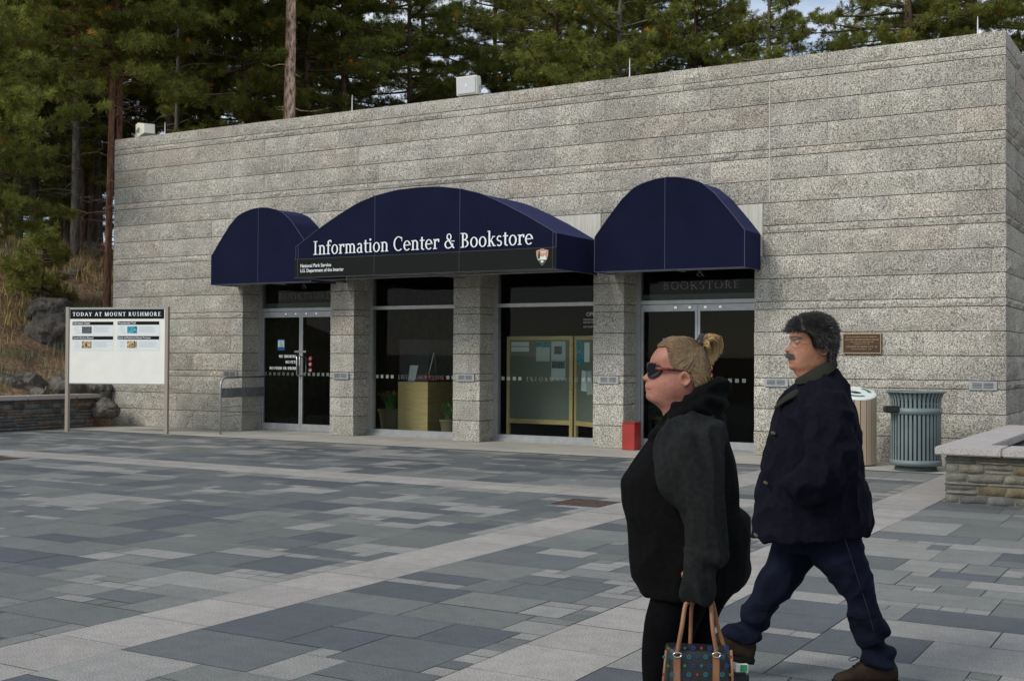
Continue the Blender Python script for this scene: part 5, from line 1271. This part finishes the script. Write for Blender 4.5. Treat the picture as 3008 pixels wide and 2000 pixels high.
for (c, w_, u0) in ((1965, -.08, 0), (2160, .09, 1)):
    m = MB(); zb_ = 2395 if u0 == 0 else 2330
    y_b = 2424 if u0 == 0 else 2420
    loft(m, WD, [(c + 95, zb_ - 30, c + 92, y_b - 2, .035, w_), (c + 60, zb_ - 45, c + 60, y_b, .042, w_), (c + 0, zb_ - 35, c + 0, y_b, .044, w_), (c - 50, zb_ - 5, c - 50, y_b, .048, w_), (c - 95, zb_ + 8, c - 95, y_b - 1, .042, w_), (c - 112, zb_ + 16, c - 112, y_b - 4, .02, w_)], ex=2.6)
    m.build('shoe', M_blackp, wo, smooth=True)
m = MB(); m.tube([HW.face(1006 + 9 * abs(l) / .02, l, .0003) for l in np.linspace(-.027, .027, 15)], .0012, 5); m.build('mouth_line', mat('mouth line', (.16, .05, .04), .7), wo)
m = MB()
for sd_ in (1, -1): m.tube([HW.world(205, 884, sd_ * .007), HW.world(232, 890, sd_ * .0105)], [.0028, .0022], 7)
m.build('nostril', mat('nostril shade', (.12, .045, .035), .8), wo)
# hair shell drawn back to the tie
TIE = (1080, 300)
def hairline(y): return float(np.interp(y, [195, 335, 345, 430, 520, 600, 660, 700, 720, 800, 880, 960, 1060, 1180], [300, 380, 520, 548, 560, 580, 650, 700, 880, 925, 925, 960, 1080, 1160]))
hs = MB(); n = 96; rows = 90
Gd = HW.grid(n, rows, off=1e-6, ylim=1120); HC = HW.f(730, 560)
def hoff(p, c, o): q = p - c; q.z *= 1.15; return p + q.normalized() * o
idx = {}
rn = random.Random(3)
V = []
for j, row in enumerate(Gd):
    for k, (x, lat, y) in enumerate(row):
        V.append((x, y, lat))
F_ = []
for j in range(len(Gd) - 1):
    for k in range(n):
        q = [j * n + k, j * n + (k + 1) % n, (j + 1) * n + (k + 1) % n, (j + 1) * n + k]
        c = [sum(V[i][d] for i in q) / 4 for d in range(3)]
        wob = 14 * noise.noise(Vector((c[1] * .02, c[2] * 40, 0)))
        if c[0] > hairline(c[1]) + wob: F_.append(q)
used = sorted({i for q in F_ for i in q}); mpd = {i: a for a, i in enumerate(used)}
hs.add([hoff(HW.world(V[i][0], V[i][1], V[i][2]), HC, .007) for i in used], [tuple(mpd[i] for i in q) for q in F_]); hs.c = [(.50, .46, .42)] * len(hs.f)
hair = hs.build('hair', M_blonde, wo, smooth=True, col=True); sol = hair.modifiers.new('thick', 'SOLIDIFY'); sol.thickness = .006; sol.offset = 1
tiew = HW.world(TIE[0], TIE[1], 0)
# strands lying on the shell
stw = MB(); rn = random.Random(8)
cands = [(x, y, lat) for row in Gd for (x, lat, y) in row]
for it_ in range(6000):
    x0, y0, l0 = rn.choice(cands)
    hl = hairline(y0)
    if it_ % 3 == 0: x0 = max(hl, HW.val(1, y0) + 12) + rn.uniform(-10, 14)
    if x0 < hl - 14 or x0 > 1235 or y0 < 200: continue
    P = []; steps = 7
    tq = rn.uniform(.85, 1.0); L_ = rn.uniform(.45, 1)
    for k in range(steps):
        u = k / (steps - 1) * L_
        yy = y0 + (TIE[1] - y0) * u + 26 * math.sin(math.pi * u) * rn.uniform(.2, 1) * (1 if y0 > 500 else -.3)
        xx = x0 + (TIE[0] - 20 - x0) * u ** .9; yy = max(200, yy)
        base, back, hw_ = HW.val(1, yy), HW.val(2, yy), HW.val(3, yy)
        r_ = (HW.xc - xx) / (HW.xc - base) if xx < HW.xc else (xx - HW.xc) / (back - HW.xc)
        r_ = min(.985, abs(r_)); lat = hw_ * (1 - r_ ** 2.25) ** (1 / 2.25)
        P.append(hoff(HW.world(xx, yy, lat * (1 if l0 >= 0 else -1)), HC, .0078 + rn.uniform(0, .0028)))
    g_ = rn.choice([(.62, .60, .58), (.85, .82, .78), (1.15, 1.1, 1.0), (1.45, 1.4, 1.25)]) if y0 < 640 or rn.random() < .7 else (1.5, 1.5, 1.3)
    stw.col = tuple(q * rn.uniform(.85, 1.15) for q in g_); stw.col = tuple(.72 * q for q in stw.col); ribbon(stw, P, .0017, -FWD if l0 >= 0 else FWD)
# loose wisps
for _ in range(26):
    x0, y0 = rn.uniform(870, 1000), rn.uniform(640, 900); P = [HW.world(x0 + 70 * k * rn.uniform(.8, 1), y0 + (26 + 12 * k) * k * rn.uniform(.5, 1), .090 - .008 * k) for k in range(6)]
    stw.col = (1.4, 1.4, 1.3); ribbon(stw, P, .0022, -FWD)
stw.build('hair_strands', M_blonde, wo, col=True)
# pony tail: short spray flipping up from the tie and falling behind
pt_ = MB(); rn = random.Random(12)
for it_ in range(3000):
    a = rn.gauss(0, 1); b = rn.gauss(0, 1); s_ = rn.uniform(0, 1)
    ends = [(1455, 350), (1440, 430), (1400, 480), (1360, 540), (1290, 610), (1250, 560)]
    e1 = ends[min(5, int(rn.uniform(0, 6)))]
    peak = (1150 + 190 * s_ + 20 * a, -10 + 120 * abs(s_ - .35) + 16 * b + rn.uniform(0, 150))
    p0 = (1120 + rn.uniform(-12, 25), 225 + rn.uniform(0, 120)); p1 = peak
    if it_ % 3 == 0: e1 = (1225 + rn.uniform(-25, 60), 620 + rn.uniform(-60, 20)); peak = (1160 + rn.uniform(0, 60), 160 + rn.uniform(0, 120)); p1 = peak
    p2 = (max(peak[0], 1360) + rn.uniform(-60, 170), 90 + rn.uniform(0, 180)) if it_ % 3 else (1225 + rn.uniform(-20, 60), 360 + rn.uniform(-60, 60)); p3 = (e1[0] + rn.uniform(-45, 12), e1[1] + rn.uniform(-45, 25))
    lt_ = rn.gauss(0, .016); P = []
    for k in range(9):
        t = k / 8; q = [(1 - t) ** 3 * p0[i] + 3 * (1 - t) ** 2 * t * p1[i] + 3 * (1 - t) * t * t * p2[i] + t ** 3 * p3[i] for i in (0, 1)]
        P.append(HW.world(q[0], q[1], lt_ * (.35 + 1.3 * math.sin(math.pi * min(.9, t + .1)))))
    g_ = rn.choice([(.8, .74, .62), (1.3, 1.22, 1.0), (1.75, 1.68, 1.4), (2.1, 2.05, 1.75)]); pt_.col = g_; ribbon(pt_, P, .0026, -FWD)
pt_.build('ponytail', M_blonde, wo, col=True)
m = MB()
for k in range(3):
    c0_ = HW.f(1068 + 22 * k, 292 + 4 * k); ax = (RIGHT * .85 - UP * .35).normalized(); b_ = ax.cross(FWD).normalized()
    m.tube([c0_ + FWD * (.026 * math.cos(a)) + b_ * (.030 * math.sin(a)) for a in np.linspace(0, 2 * math.pi, 25)], [.009 + .002 * math.sin(a * 5) for a in np.linspace(0, 2 * math.pi, 25)], 8)
m.build('hair_tie', M_blackp, wo, smooth=True)
# sunglasses
sg = MB()
for sd_ in (1, -1):
    rg = []
    for o_ in (0, .003):
        ring = []
        for a in np.linspace(0, 2 * math.pi, 24, endpoint=False):
            lat = .034 + .030 * math.cos(a); ht_ = 715 + 112 * math.sin(a) - 10 * math.cos(a); wrap = 262 + 150 * ((max(0, lat - .012)) / .055) ** 2 * 1.35
            wrap += 12 * (ht_ - 715) / 112
            ring.append(HW.world(wrap + o_ / HW.m - 22, ht_, sd_ * lat))
        rg.append(ring)
    sg.rings(rg)
lens = sg.build('sunglasses', M_shades, wo, smooth=False)
fr_ = MB(); rim_ = MB()
for sd_ in (1, -1):
    fr_.tube([HW.world(345, 672, sd_ * .066), HW.world(400, 688, sd_ * .074), HW.world(520, 690, sd_ * .081), HW.world(640, 700, sd_ * .085), HW.world(735, 712, sd_ * .084)], [.007, .0062, .005, .0045, .003], 8)
    rim_.tube([HW.world(262 + 150 * ((max(0, .034 + .031 * math.cos(a) - .012)) / .055) ** 2 * 1.35 - 22, 715 + 116 * math.sin(a) - 10 * math.cos(a), sd_ * (.034 + .031 * math.cos(a))) for a in np.linspace(0, 2 * math.pi, 26)], .003, 6)
rim_.tube([HW.world(240, 690, .006), HW.world(236, 685, 0), HW.world(240, 690, -.006)], .003, 6)
fr_.build('temple_arm', M_tort, lens, smooth=True); rim_.build('rim', M_shades, lens, smooth=True)

# ---------------------------------------------------------------- handbag
BD = 3.94
hb = empty('handbag', at(2050, 1990, BD) - UP * .15, 'black handbag with coloured round marks and tan leather handles', 'handbag')
m = MB()
top, bot = 1893, 2150
loft(m, BD, [(1962, top, 2135, top + 10, .035, 0), (1957, top + 12, 2142, top + 20, .055, 0), (1948, 1990, 2152, 1992, .07, 0), (1940, 2080, 2160, 2082, .08, 0), (1938, bot, 2162, bot, .08, 0)], ex=5, n=40)
bagb = m.build('shell', M_bag, hb, smooth=True)
m = MB()
for x0, x1 in ((1957, 1942), (2148, 2156)):
    m.tube([at(x0, 1908, BD - .058), at((x0 + x1) / 2 + (0), 1990, BD - .062), at(x1, 2140, BD - .072)], .0042, 6)
m.build('piping', M_leather, hb, smooth=True)
dot_c = [mat('mark ' + nme, c, .5) for nme, c in (('teal', (.015, .13, .17)), ('blue', (.010, .04, .15)), ('green', (.03, .15, .06)), ('red', (.22, .03, .04)), ('yellow', (.13, .125, .025)))]
m = MB(); rn = random.Random(6)
lay = []
for r in range(9):
    for c in range(9):
        px = 1938 + 24.5 * c + (12 if r % 2 else 0); py = 1902 + 26 * r
        if 1950 + (r * -1) < px < 2150: lay.append((px, py, rn.randrange(5) if (r + c) % 2 else (0 if r % 2 else 1), 1.0 if (r + c) % 2 == 0 else .7))
for px, py, k, s_ in lay:
    m.mi = k; dpt = BD - float(np.interp(py, [1893, 1905, 1990, 2080, 2150], [.036, .056, .0715, .0815, .0815])) - .003; c = at(px, py, dpt); r_ = .0078 * s_
    for ro, ri in (((r_, r_ * .55), (r_ * .3, 0)) if s_ > .9 else ((r_ * .9, 0),)):
        nn = 14; A_ = [c + RIGHT * ro * math.cos(a) + UP * ro * math.sin(a) for a in np.linspace(0, 6.2832, nn, endpoint=False)]
        if ri: B_ = [c + RIGHT * ri * math.cos(a) + UP * ri * math.sin(a) for a in np.linspace(0, 6.2832, nn, endpoint=False)]; m.add(A_ + B_, [(i, (i + 1) % nn, nn + (i + 1) % nn, nn + i) for i in range(nn)])
        else: m.add(A_, [tuple(range(nn))])
m.build('round_marks', dot_c, hb)
for pts, w0, r_ in (([(2062, 1740), (2030, 1765), (2014, 1775), (2003, 1840), (1993, 1895), (1989, 1920)], -.06, .0072), ([(2050, 1735), (2078, 1748), (2087, 1768), (2094, 1850), (2103, 1905), (2104, 1930)], -.06, .0072),
                    ([(2062, 1740), (2040, 1765), (2032, 1780), (2029, 1840), (2027, 1896)], .045, .0065), ([(2050, 1740), (2080, 1755), (2094, 1770), (2108, 1835), (2127, 1900)], .045, .0065)):
    m = MB(); Q = crom([[float(a), float(b), w0 * min(1, max(0, (b - 1745) / 60))] for a, b in pts], 4); m.tube([at(a, b, BD + c) for a, b, c in Q], r_, 8); m.build('handle', M_leather, hb, smooth=True)
for x in (1989, 2104):
    m = MB(); X_ = RIGHT; c = at(x, 1925, BD - .068)
    f = lambda p, c=c: c + RIGHT * p[0] + FWD * p[1] + UP * p[2]
    m.bbox(-.0115, .0115, -.004, .004, -.085, .0, .003, rot=f); m.build('handle_tab', M_leather, hb)
    m = MB(); m.tube([c + UP * .004 + RIGHT * .013 * math.cos(a) - FWD * .006 + UP * .008 * math.sin(a) for a in np.linspace(0, 6.28, 16)], .0025, 6); m.build('ring', M_steel, hb, smooth=True)
m = MB(); c = at(2178, 1962, BD + .01)
f = lambda p: c + RIGHT * p[0] + FWD * p[1] + UP * p[2]
m.bbox(-.022, .022, -.004, .004, -.016, .016, .003, rot=f); pk = m.build('key_fob', M_cream2, hb)
m = MB(); m.box(-.004, .018, -.0062, -.0045, -.009, .013, rot=f); m.build('green_patch', mat('bright green', (.03, .33, .16), .4), pk)
m = MB(); c2 = at(2170, 2010, BD + .02); f2 = lambda p: c2 + RIGHT * p[0] + FWD * p[1] + UP * p[2]
m.bbox(-.03, .03, -.03, .03, -.12, .045, .01, rot=f2); m.build('side_pocket', M_bag, hb)

# ---------------------------------------------------------------- man
MD = 6.07
ma = empty('person', (at(2400, 1600, MD).x, at(2400, 1600, MD).y, 0), 'dark-haired man with moustache in navy coat and jeans striding left', 'person')
HM = Head(MD, 2260, 900, 6.03, 760,
    feat=[(222, 740), (230, 660), (245, 590), (265, 535), (300, 470), (400, 408), (450, 392), (500, 384), (545, 370), (590, 380), (630, 388), (660, 352), (700, 312), (740, 278), (768, 258), (795, 270), (820, 305), (850, 306), (885, 310), (915, 325), (935, 340), (955, 326), (985, 338), (1010, 354), (1040, 344), (1075, 340), (1105, 368), (1130, 405), (1180, 450), (1250, 490), (1420, 520)],
    base=[(222, 740), (230, 660), (245, 590), (265, 535), (300, 480), (400, 420), (500, 404), (560, 408), (620, 436), (700, 440), (800, 425), (900, 415), (1000, 405), (1075, 408), (1110, 430), (1150, 465), (1250, 500), (1420, 525)],
    back=[(222, 800), (230, 860), (245, 910), (265, 955), (330, 1030), (450, 1085), (600, 1100), (750, 1080), (900, 1045), (1000, 1030), (1100, 1030), (1420, 1060)],
    hw=[(222, .0), (230, .022), (245, .036), (265, .047), (330, .064), (450, .074), (600, .078), (750, .077), (900, .074), (1000, .070), (1080, .064), (1150, .060), (1420, .066)],
    sig=[(222, .05), (500, .05), (560, .03), (620, .013), (700, .014), (770, .019), (820, .02), (900, .026), (1000, .026), (1080, .028), (1420, .04)])
coat = [(2352, 1118, 2440, 1072, .09, 0), (2318, 1150, 2462, 1098, .15, 0), (2290, 1182, 2484, 1122, .20, 0), (2270, 1232, 2504, 1176, .225, 0), (2255, 1300, 2519, 1240, .24, 0), (2240, 1368, 2529, 1345, .25, 0), (2228, 1434, 2541, 1420, .255, 0), (2218, 1497, 2554, 1492, .255, 0), (2211, 1545, 2560, 1530, .255, 0), (2207, 1582, 2552, 1560, .25, 0)]
slv = [(2395, 1118, 2462, 1118, .07, -.12), (2372, 1165, 2492, 1168, .09, -.20), (2364, 1230, 2510, 1240, .088, -.26), (2368, 1300, 2522, 1315, .08, -.29), (2362, 1352, 2516, 1390, .075, -.31), (2340, 1382, 2470, 1442, .068, -.31), (2312, 1402, 2406, 1474, .062, -.29), (2292, 1420, 2362, 1490, .055, -.26)]
slv2 = [(a, b, c, d, e_, -w_) for a, b, c, d, e_, w_ in slv]
jr = [(2375, 1540, 2522, 1530, .125, -.08), (2385, 1640, 2538, 1622, .11, -.09), (2432, 1700, 2556, 1680, .098, -.10), (2484, 1762, 2578, 1745, .088, -.10), (2490, 1812, 2592, 1812, .083, -.10), (2506, 1862, 2611, 1850, .082, -.10), (2521, 1892, 2602, 1878, .070, -.10), (2525, 1918, 2624, 1908, .078, -.10), (2528, 1950, 2624, 1952, .078, -.10)]
jf = [(2272, 1540, 2430, 1540, .125, .08), (2270, 1600, 2405, 1625, .115, .09), (2248, 1660, 2372, 1680, .105, .10), (2206, 1738, 2316, 1752, .09, .10), (2172, 1802, 2268, 1815, .082, .10), (2170, 1830, 2246, 1848, .074, .10), (2142, 1832, 2240, 1878, .076, .10), (2120, 1856, 2216, 1900, .074, .10)]
bm_ = MB(); head_mesh(HM, bm_, eye=(0, 640, .031, .016, .011))
for sd_ in (1, -1): ear(HM, bm_, 885, 772, 62, 104, .0725, sd_)
for S_ in (coat[1:], jr, jf): loft(bm_, MD, S_, sc=.70)
for S_ in (slv, slv2): loft(bm_, MD, S_[1:-1], sc=.62)
for w_ in (-1, 1): hand(bm_, at(2375, 1462, MD + w_ * .17), -RIGHT * .8 - UP * .55, FWD * w_, -RIGHT + UP)
# eyelids
for sd_ in (1, -1):
    c = HM.face(640, sd_ * .031) + RIGHT * .004; rgs = []
    for k in range(9):
        a = math.pi * (k + .5) / 9 - math.pi / 2; rr_ = math.cos(a); rgs.append([c + UP * .0095 * math.sin(a) - RIGHT * .010 * rr_ * math.cos(q) + FWD * sd_ * -.0155 * rr_ * math.sin(q) for q in np.linspace(0, 6.2832, 16, endpoint=False)])
    bm_.rings(rgs)
    bm_.tube([HM.face(575 - 14 * math.sin(q * 2.6), sd_ * (.012 + .04 * q)) + RIGHT * .004 for q in np.linspace(0, 1, 8)], [.006, .0075, .008, .008, .0075, .007, .006, .004], 8)   # brow ridge
    bm_.tube([HM.face(800 + 75 * q, sd_ * (.018 + .018 * q)) + RIGHT * .0055 for q in np.linspace(0, 1, 6)], [.004, .006, .0075, .0075, .006, .004], 8)   # cheek fold
mbody = fuse('body', bm_, [M_skinm, M_lipm], ma, .0042, 2, lambda p: facew(p, 1.6))
lc = HM.f(330, 948)
recolor(mbody, lambda p: 1 if (abs((p - lc).z) < .009 and (p - lc).dot(RIGHT) < .018 and abs((p - lc).dot(FWD)) < .026) else 0)
m = MB()
for sd_ in (1, -1):
    c = HM.face(640, sd_ * .031) + RIGHT * .004
    m.tube([c - RIGHT * .0112 * math.cos(q) - FWD * sd_ * .0165 * math.sin(q) - UP * (.0015 + .002 * math.cos(q)) for q in np.linspace(-1.2, 1.2, 9)], .0012, 5)
m.build('eyelashes', M_ink, ma)
# eyebrows, moustache
m = MB(); rn = random.Random(5)
for sd_ in (1, -1):
    for _ in range(320):
        u = rn.uniform(0, 1); lat = .010 + .046 * u; y = 566 - 24 * math.sin(math.pi * (u * .8 + .15)) + rn.uniform(-14, 14); p = HM.face(y, sd_ * lat, .003)
        m.col = (rn.choice([.7, 1.1]),) * 3; ribbon(m, [p, p + (RIGHT * (.002 + .004 * u) - FWD * sd_ * .004 + UP * .001), p + (RIGHT * (.003 + .008 * u) - FWD * sd_ * .008 - UP * .002)], .0018, -RIGHT - FWD * sd_)
m.build('eyebrows', M_dhair, ma, col=True)
m = MB()
for _ in range(1800):
    lat = rn.uniform(-.031, .031); u = abs(lat) / .031; y = 832 + 46 * rn.random() + 34 * u * u * u + rn.uniform(-6, 6) * (1 - u); p = HM.face(y, lat, .001 + rn.uniform(0, .0045) * (1 - .6 * u))
    m.col = tuple([rn.choice([.6, 1.0, 1.9])] * 3); sg_ = 1 if lat > 0 else -1; ribbon(m, [p, p - UP * .005 - RIGHT * .002 - FWD * sg_ * .003, p - UP * (.008 + .006 * rn.random()) + RIGHT * .0015 - FWD * sg_ * .006], .0017, -RIGHT - FWD * sg_ * .5)
m.build('moustache', M_dhair, ma, col=True)
m = MB(); m.tube([HM.face(937 + 10 * abs(l) / .02, l, .0003) for l in np.linspace(-.026, .026, 13)], .0014, 5); m.build('mouth_line', mat('mouth shade', (.06, .02, .015), .8), ma)
m = MB()
for sd_ in (1, -1): m.tube([HM.world(300, 806, sd_ * .008), HM.world(330, 808, sd_ * .013)], [.0030, .0024], 7)
m.build('nostril', mat('nostril shade dark', (.05, .02, .015), .8), ma)
# hair
def mline(y): return float(np.interp(y, [150, 430, 470, 500, 560, 620, 700, 715, 730, 800, 900, 1000, 1080], [300, 395, 560, 640, 670, 700, 720, 850, 955, 975, 990, 1010, 1060]))
Gm = HM.grid(96, 90, off=1e-6, ylim=1010)
V = [(x, y, lat) for row in Gm for (x, lat, y) in row]; F_ = []
for j in range(len(Gm) - 1):
    for k in range(96):
        q = [j * 96 + k, j * 96 + (k + 1) % 96, (j + 1) * 96 + (k + 1) % 96, (j + 1) * 96 + k]; c = [sum(V[i][d] for i in q) / 4 for d in range(3)]
        if c[0] > mline(c[1]) + 16 * noise.noise(Vector((c[1] * .03, c[2] * 60, 0))): F_.append(q)
used = sorted({i for q in F_ for i in q}); mpd = {i: a for a, i in enumerate(used)}; hs = MB()
top_c = HM.world(760, 560, 0)
hs.add([(lambda p: p + (p - top_c).normalized() * (.017 + .004 * noise.noise(p * 30)))(HM.world(V[i][0], V[i][1] - (8 if V[i][1] < 500 else 0), V[i][2])) for i in used], [tuple(mpd[i] for i in q) for q in F_]); hs.c = [(.5,) * 3] * len(hs.f)
hair = hs.build('hair', M_dhair, ma, smooth=True, col=True); sol = hair.modifiers.new('thick', 'SOLIDIFY'); sol.thickness = .014; sol.offset = 1
m = MB(); cands = [(x, y, lat) for (x, y, lat) in V if x > mline(y) - 12]
for it_ in range(15000):
    x, y, lat = rn.choice(cands)
    if it_ % 6 == 0 and 430 < y < 760: x = mline(y) + rn.uniform(-14, 10); lat = math.copysign(HM.val(3, y), lat)
    p = HM.world(x + rn.uniform(-10, 10), y + rn.uniform(-10, 10) - (8 if y < 500 else 0), lat); o_ = (p - top_c).normalized(); p = p + o_ * .019
    fl = RIGHT * (.9 if x > 520 else .15) * (1 if y < 560 else .45) + UP * (-.15 if y < 480 else -.8) + Vector([rn.gauss(0, .3) for _ in range(3)])
    if x < 560 and y < 480: fl = -RIGHT * .25 - UP * .55 + Vector([rn.gauss(0, .4) for _ in range(3)]) + FWD * rn.uniform(-.4, .4)
    L_ = rn.uniform(.016, .034); P = [p - o_ * .006, p + (o_ * .45 + fl * .5).normalized() * L_ * .5, p + (o_ * .45 + fl * .5).normalized() * L_ * .5 + (o_ * .10 + fl).normalized() * L_ * .55]
    gy = rn.choice([.5, .7, .9, 1.3, 2.2 if y > 300 else 1.2]); m.col = (gy, gy, gy * 1.02); ribbon(m, P, .0021, o_.cross(fl) + Vector((.01, 0, 0)))
m.build('hair_strands', M_dhair, ma, col=True)
# spectacles
m = MB()
for sd_ in (1, -1):
    m.tube([HM.world(365 + 60 * (1 + math.cos(a)) * .8 + 4, 655 + 70 * math.sin(a), sd_ * (.033 + .024 * math.cos(a))) for a in np.linspace(0, 2 * math.pi, 22)], .0009, 5)
    m.tube([HM.world(470, 628, sd_ * .055), HM.world(520, 632, sd_ * .075), HM.world(700, 655, sd_ * .082), HM.world(840, 665, sd_ * .082)], .0011, 5)
m.tube([HM.world(384, 648, .010), HM.world(372, 640, 0), HM.world(384, 648, -.010)], .0011, 5)
sp = m.build('spectacles', M_wire, ma, smooth=True)
m = MB()
for sd_ in (1, -1): m.add([HM.world(365 + 60 * (1 + math.cos(a)) * .8 + 4, 655 + 68 * math.sin(a), sd_ * (.033 + .023 * math.cos(a))) for a in np.linspace(0, 2 * math.pi, 20, endpoint=False)], [tuple(range(20))])
m.build('lens', M_lensc, sp)
# coat
m = MB(); loft(m, MD, coat); loft(m, MD, slv2); loft(m, MD, [(2415, 1108, 2440, 1108, .03, -.08)] + slv)
def cw(p):
    d = (p - at(2470, 1385, MD - .31)); return folds(.016, (9, 8, 6), 9, tilt=3.2)(p) + .009 * math.sin(d.length * 70) * math.exp(-(d.length / .13) ** 2)
fuse('coat', m, M_jacket, ma, .0075, 3, lambda p: cw(p) + folds(.008, (3.2, 4, 2.6), 5, tilt=1.4)(p))
m = MB(); rg = []
ctop = [(2338, 1112, 0), (2352, 1104, -.05), (2388, 1083, -.085), (2425, 1064, -.075), (2449, 1050, 0), (2425, 1064, .075), (2388, 1083, .085), (2352, 1104, .05)]
cbot = [(2336, 1126, 0), (2350, 1128, -.065), (2402, 1116, -.115), (2446, 1090, -.10), (2462, 1074, 0), (2446, 1090, .10), (2402, 1116, .115), (2350, 1128, .065)]
T1 = crom([list(map(float, q)) for q in ctop + [ctop[0]]], 5)[:-1]; T2 = crom([list(map(float, q)) for q in cbot + [cbot[0]]], 5)[:-1]
cen = at(2395, 1095, MD)
o1 = [at(a, b, MD + c) for a, b, c in T1]; o2 = [at(a, b, MD + c) for a, b, c in T2]; inn = [p + (cen - p).normalized() * .008 for p in o1]; inn2 = [p + (cen - p).normalized() * .03 for p in o2]
mid_ = [a.lerp(b, .5) + (a.lerp(b, .5) - cen).normalized() * .006 for a, b in zip(o1, o2)]
m.rings([inn2, inn, o1, mid_, o2], caps=False); m.build('collar', M_collar, ma, smooth=True)
m = MB(); loft(m, MD, [(2274, 1196, 2280, 1202, .02, -.075), (2296, 1172, 2304, 1184, .045, -.075), (2322, 1152, 2334, 1172, .05, -.08), (2340, 1142, 2350, 1158, .03, -.085)]); m.build('lapel', M_collar, ma, smooth=True)
for x, y, w_ in ((2266, 1272, -.06), (2244, 1418, -.07), (2215, 1572, -.08)):
    c = at(x + 3, y, MD - .10 + w_ * .2); m = MB(); ring = [c + RIGHT * (.007 + .006 * math.cos(a)) + UP * .007 * math.sin(a) - FWD * .006 for a in np.linspace(0, 6.28, 12, endpoint=False)]
    m.rings([[p + FWD * .05 for p in ring], ring]); m.build('button', mat('antique brass', (.20, .15, .08), .4, .6), ma)
m = MB(); loft(m, MD, jr); loft(m, MD, jf); loft(m, MD, [(2270, 1500, 2525, 1500, .17, 0), (2276, 1560, 2522, 1560, .165, 0), (2320, 1622, 2490, 1610, .12, 0)])
def jw(p):
    b = folds(.013, (6, 6, 8), 12, tilt=4)(p)
    lo = at(2560, 1890, MD).z
    if p.z < lo + .16: b += .0065 * math.sin((p.z - lo) * 50 + (p - at(2560, 1890, MD)).dot(RIGHT) * 22 + 5 * noise.noise(p * 5))
    return b
fuse('jeans', m, M_jeans, ma, .0065, 2, jw)
m = MB(); m.tube([at(2480, 1575, MD - .215), at(2507, 1660, MD - .205), at(2525, 1715, MD - .20), at(2550, 1790, MD - .19), at(2566, 1850, MD - .185)], .0012, 4); m.build('seam', mat('denim seam', (.03, .035, .06), .8), ma)
# boots
def boot(P, w_, lace):
    m = MB(); loft(m, MD, [(P(2632, 1958), P(2634, 2004), .030), (P(2618, 1935), P(2622, 2006), .042), (P(2580, 1930), P(2585, 2006), .047), (P(2540, 1935), P(2550, 2006), .046), (P(2516, 1952), P(2520, 2006), .045), (P(2490, 1968), P(2492, 2006), .048), (P(2468, 1980), P(2470, 2005), .048), (P(2454, 1988), P(2455, 2003), .036), (P(2448, 1994), P(2449, 2000), .015)] if False else
        [(*P(2634, 1958), *P(2635, 2004), .030, w_), (*P(2618, 1935), *P(2622, 2006), .042, w_), (*P(2580, 1930), *P(2585, 2006), .047, w_), (*P(2540, 1936), *P(2550, 2006), .046, w_), (*P(2516, 1953), *P(2520, 2006), .045, w_), (*P(2490, 1969), *P(2492, 2006), .048, w_), (*P(2468, 1979), *P(2470, 2005), .048, w_), (*P(2454, 1986), *P(2455, 2003), .036, w_), (*P(2447, 1993), *P(2448, 2000), .015, w_)], ex=2.4)
    b_ = fuse('boot', m, M_boot, ma, .005, 2, folds(.002, (12, 12, 12), 3))
    m = MB(); loft(m, MD, [(*P(2638, 1996), *P(2637, 2014), .034, w_), (*P(2600, 1998), *P(2600, 2018), .046, w_), (*P(2540, 2002), *P(2540, 2017), .042, w_), (*P(2490, 2002), *P(2490, 2018), .050, w_), (*P(2456, 1998), *P(2458, 2015), .040, w_), (*P(2444, 1996), *P(2447, 2008), .018, w_)], ex=4); m.build('sole', M_sole, b_, smooth=True)
    m = MB()
    for k in range(4):
        x, y = 2508 + 10 * k, 1957 - 6.5 * k; m.tube([at(*P(x - 4, y + 1), MD + w_ - .034), at(*P(x, y - 3), MD + w_ - .01), at(*P(x, y - 3), MD + w_ + .01), at(*P(x - 4, y + 1), MD + w_ + .034)], .0028, 5)
    if lace: m.tube([at(*P(2524 + a, 1934 + b), MD + w_ - .03) for a, b in ((0, 0), (-12, -4), (-26, -1), (-32, 5), (-24, 9), (-10, 5), (0, 0))], .0022, 5)
    m.build('laces', M_sole, b_)
boot(lambda x, y: (x, y - 2), -.10, True)
def Pf(x, y):
    a = R_(14); dx, dy = x - 2600, y - 1940; return (2192 + dx * math.cos(a) - dy * math.sin(a) * 1.0, 1868 + dx * math.sin(a) + dy * math.cos(a))
boot(Pf, .10, False)
